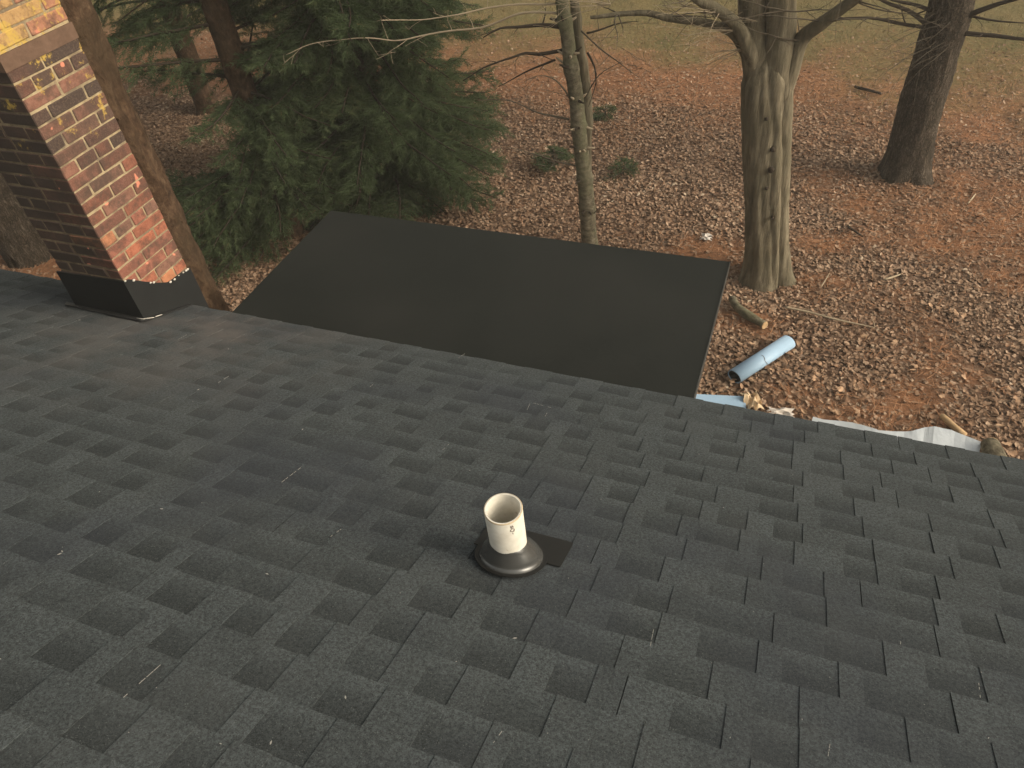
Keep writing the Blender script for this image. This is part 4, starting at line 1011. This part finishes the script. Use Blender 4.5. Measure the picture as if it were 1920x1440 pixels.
# pale blue board tucked against the addition
c = [on_z(1300, 738, .06), on_z(1397, 742.5, .06)]; c2 = on_z(1395, 790, .06)
d1 = (c[1]-c[0]).normalized(); d2 = Vector((d1.y, -d1.x, 0)); 
if d2.y > 0: d2 = -d2
mb = MB(); s0 = c[0]-d1*.25; mb.prism([s0, c[1], c[1]+d2*.75, s0+d2*.75], Vector((0, 0, -.03)))
bd = link('foam_board', mb.mesh('foam_board'), M['blue']); tag(bd, 'flat pale blue board lying on the leaves at the foot of the addition', 'board')
bm = bmesh.new(); bm.from_mesh(bd.data); bmesh.ops.bevel(bm, geom=list(bm.edges), offset=.004, segments=2, affect='EDGES'); bm.to_mesh(bd.data); bm.free()
def crumple(name, label, cat, ctr, w, l, h, mat, seed, rot=0):
    r = random.Random(seed); n = 7; V = []; F = []
    for i in range(n):
        for j in range(n):
            u, v = i/(n-1)-.5, j/(n-1)-.5; e = 1-.45*abs(mn.noise(Vector((u*4+seed, v*4, 0)))*1.6)
            x, y = u*w*e, v*l*e; V.append((x*math.cos(rot)-y*math.sin(rot), x*math.sin(rot)+y*math.cos(rot), .03+h*(mn.noise(Vector((u*3.3+seed, v*3.3, 2)))+.5)+.012*r.uniform(-1, 1)))
    for i in range(n-1):
        for j in range(n-1): F.append((i*n+j, (i+1)*n+j, (i+1)*n+j+1, i*n+j+1))
    me = mesh_np(name, V, F); o = link(name, me, mat); o.location = (ctr.x, ctr.y, 0)
    md = o.modifiers.new('s', 'SOLIDIFY'); md.thickness = .003
    tag(o, label, cat); return o
crumple('crumpled_paper', 'crumpled tan paper scrap at the end of the pale blue board', 'paper', on_z(1408, 760), .17, .27, .10, M['paper'], 3, .4)
crumple('plastic_scrap', 'pale thin scrap lying along the eave between board and silver sheet', 'scrap', on_z(1462, 778), .26, .12, .03, M['scrap'], 6, .1)
crumple('paper_scrap', 'small whitish scrap in the leaves beyond the flat roof corner', 'scrap', on_z(1324, 451), .16, .12, .05, M['scrap'], 9)

# silver sheet, creased, along the eave
edge = [(1525, 781), (1545, 786), (1575, 788), (1600, 792), (1625, 800), (1648, 808), (1682, 809), (1712, 808), (1735, 801), (1752, 801), (1785, 806), (1812, 816), (1843, 829)]
E3 = [on_z(px, py-1.5, .10) for px, py in edge]
V = []; nj = 10
inner = [Vector((p.x+.04*i/len(E3)-.10, p.y-.85+.0*i, .03)) for i, p in enumerate(E3)]
inner[-1] = on_z(1829, 858, .05)+Vector((-.10, -.45, 0)); inner[-2] = inner[-1]+Vector((-.10, -.05, 0)); 
fine = []; finei = []
for i in range(len(E3)-1):
    for k in range(4):
        t = k/4; fine.append(E3[i].lerp(E3[i+1], t)); finei.append(inner[i].lerp(inner[i+1], t))
fine.append(E3[-1]); finei.append(inner[-1])
for i, (a, b_) in enumerate(zip(fine, finei)):
    for j in range(nj):
        t = j/(nj-1); p = a.lerp(b_, t); u = i/len(fine)
        fold = .014*max(0, 1-abs(u-.74)/.09)+.010*max(0, 1-abs(u-.60)/.08)*(1-.5*t)+.018*mn.noise(Vector((u*4, t*1.2, 4)))+.004*mn.noise(Vector((u*25, t*6, 8)))
        V.append((p.x, p.y, p.z-.015+fold))
m_ = len(fine); ix = np.arange(m_*nj).reshape(m_, nj)
F = np.stack([ix[:-1, :-1], ix[1:, :-1], ix[1:, 1:], ix[:-1, 1:]], -1).reshape(-1, 4)
o = link('silver_sheet', mesh_np('silver_sheet', V, F), M['foil']); md = o.modifiers.new('s', 'SOLIDIFY'); md.thickness = .003
tag(o, 'creased shiny silver sheet spread on the ground along the shingled eave', 'sheet')

# ------------------------------------------------------------------ thin warm haze over the yard
mb = MB(); mb.box(-300, 300, -300, 460, -1.0, 13.5)
hz = mb.mesh('haze'); hm = bpy.data.materials.new('haze_air'); hm.use_nodes = True; ht = hm.node_tree; ht.nodes.clear()
ho = ht.nodes.new('ShaderNodeOutputMaterial'); hv = ht.nodes.new('ShaderNodeVolumePrincipled'); ht.links.new(hv.outputs[0], ho.inputs['Volume'])
hv.inputs['Color'].default_value = (.92, .88, .80, 1); hv.inputs['Density'].default_value = .0038; hv.inputs['Anisotropy'].default_value = .2
tag(link('haze', hz, hm), 'thin warm haze hanging over the yard', 'haze', kind='stuff')
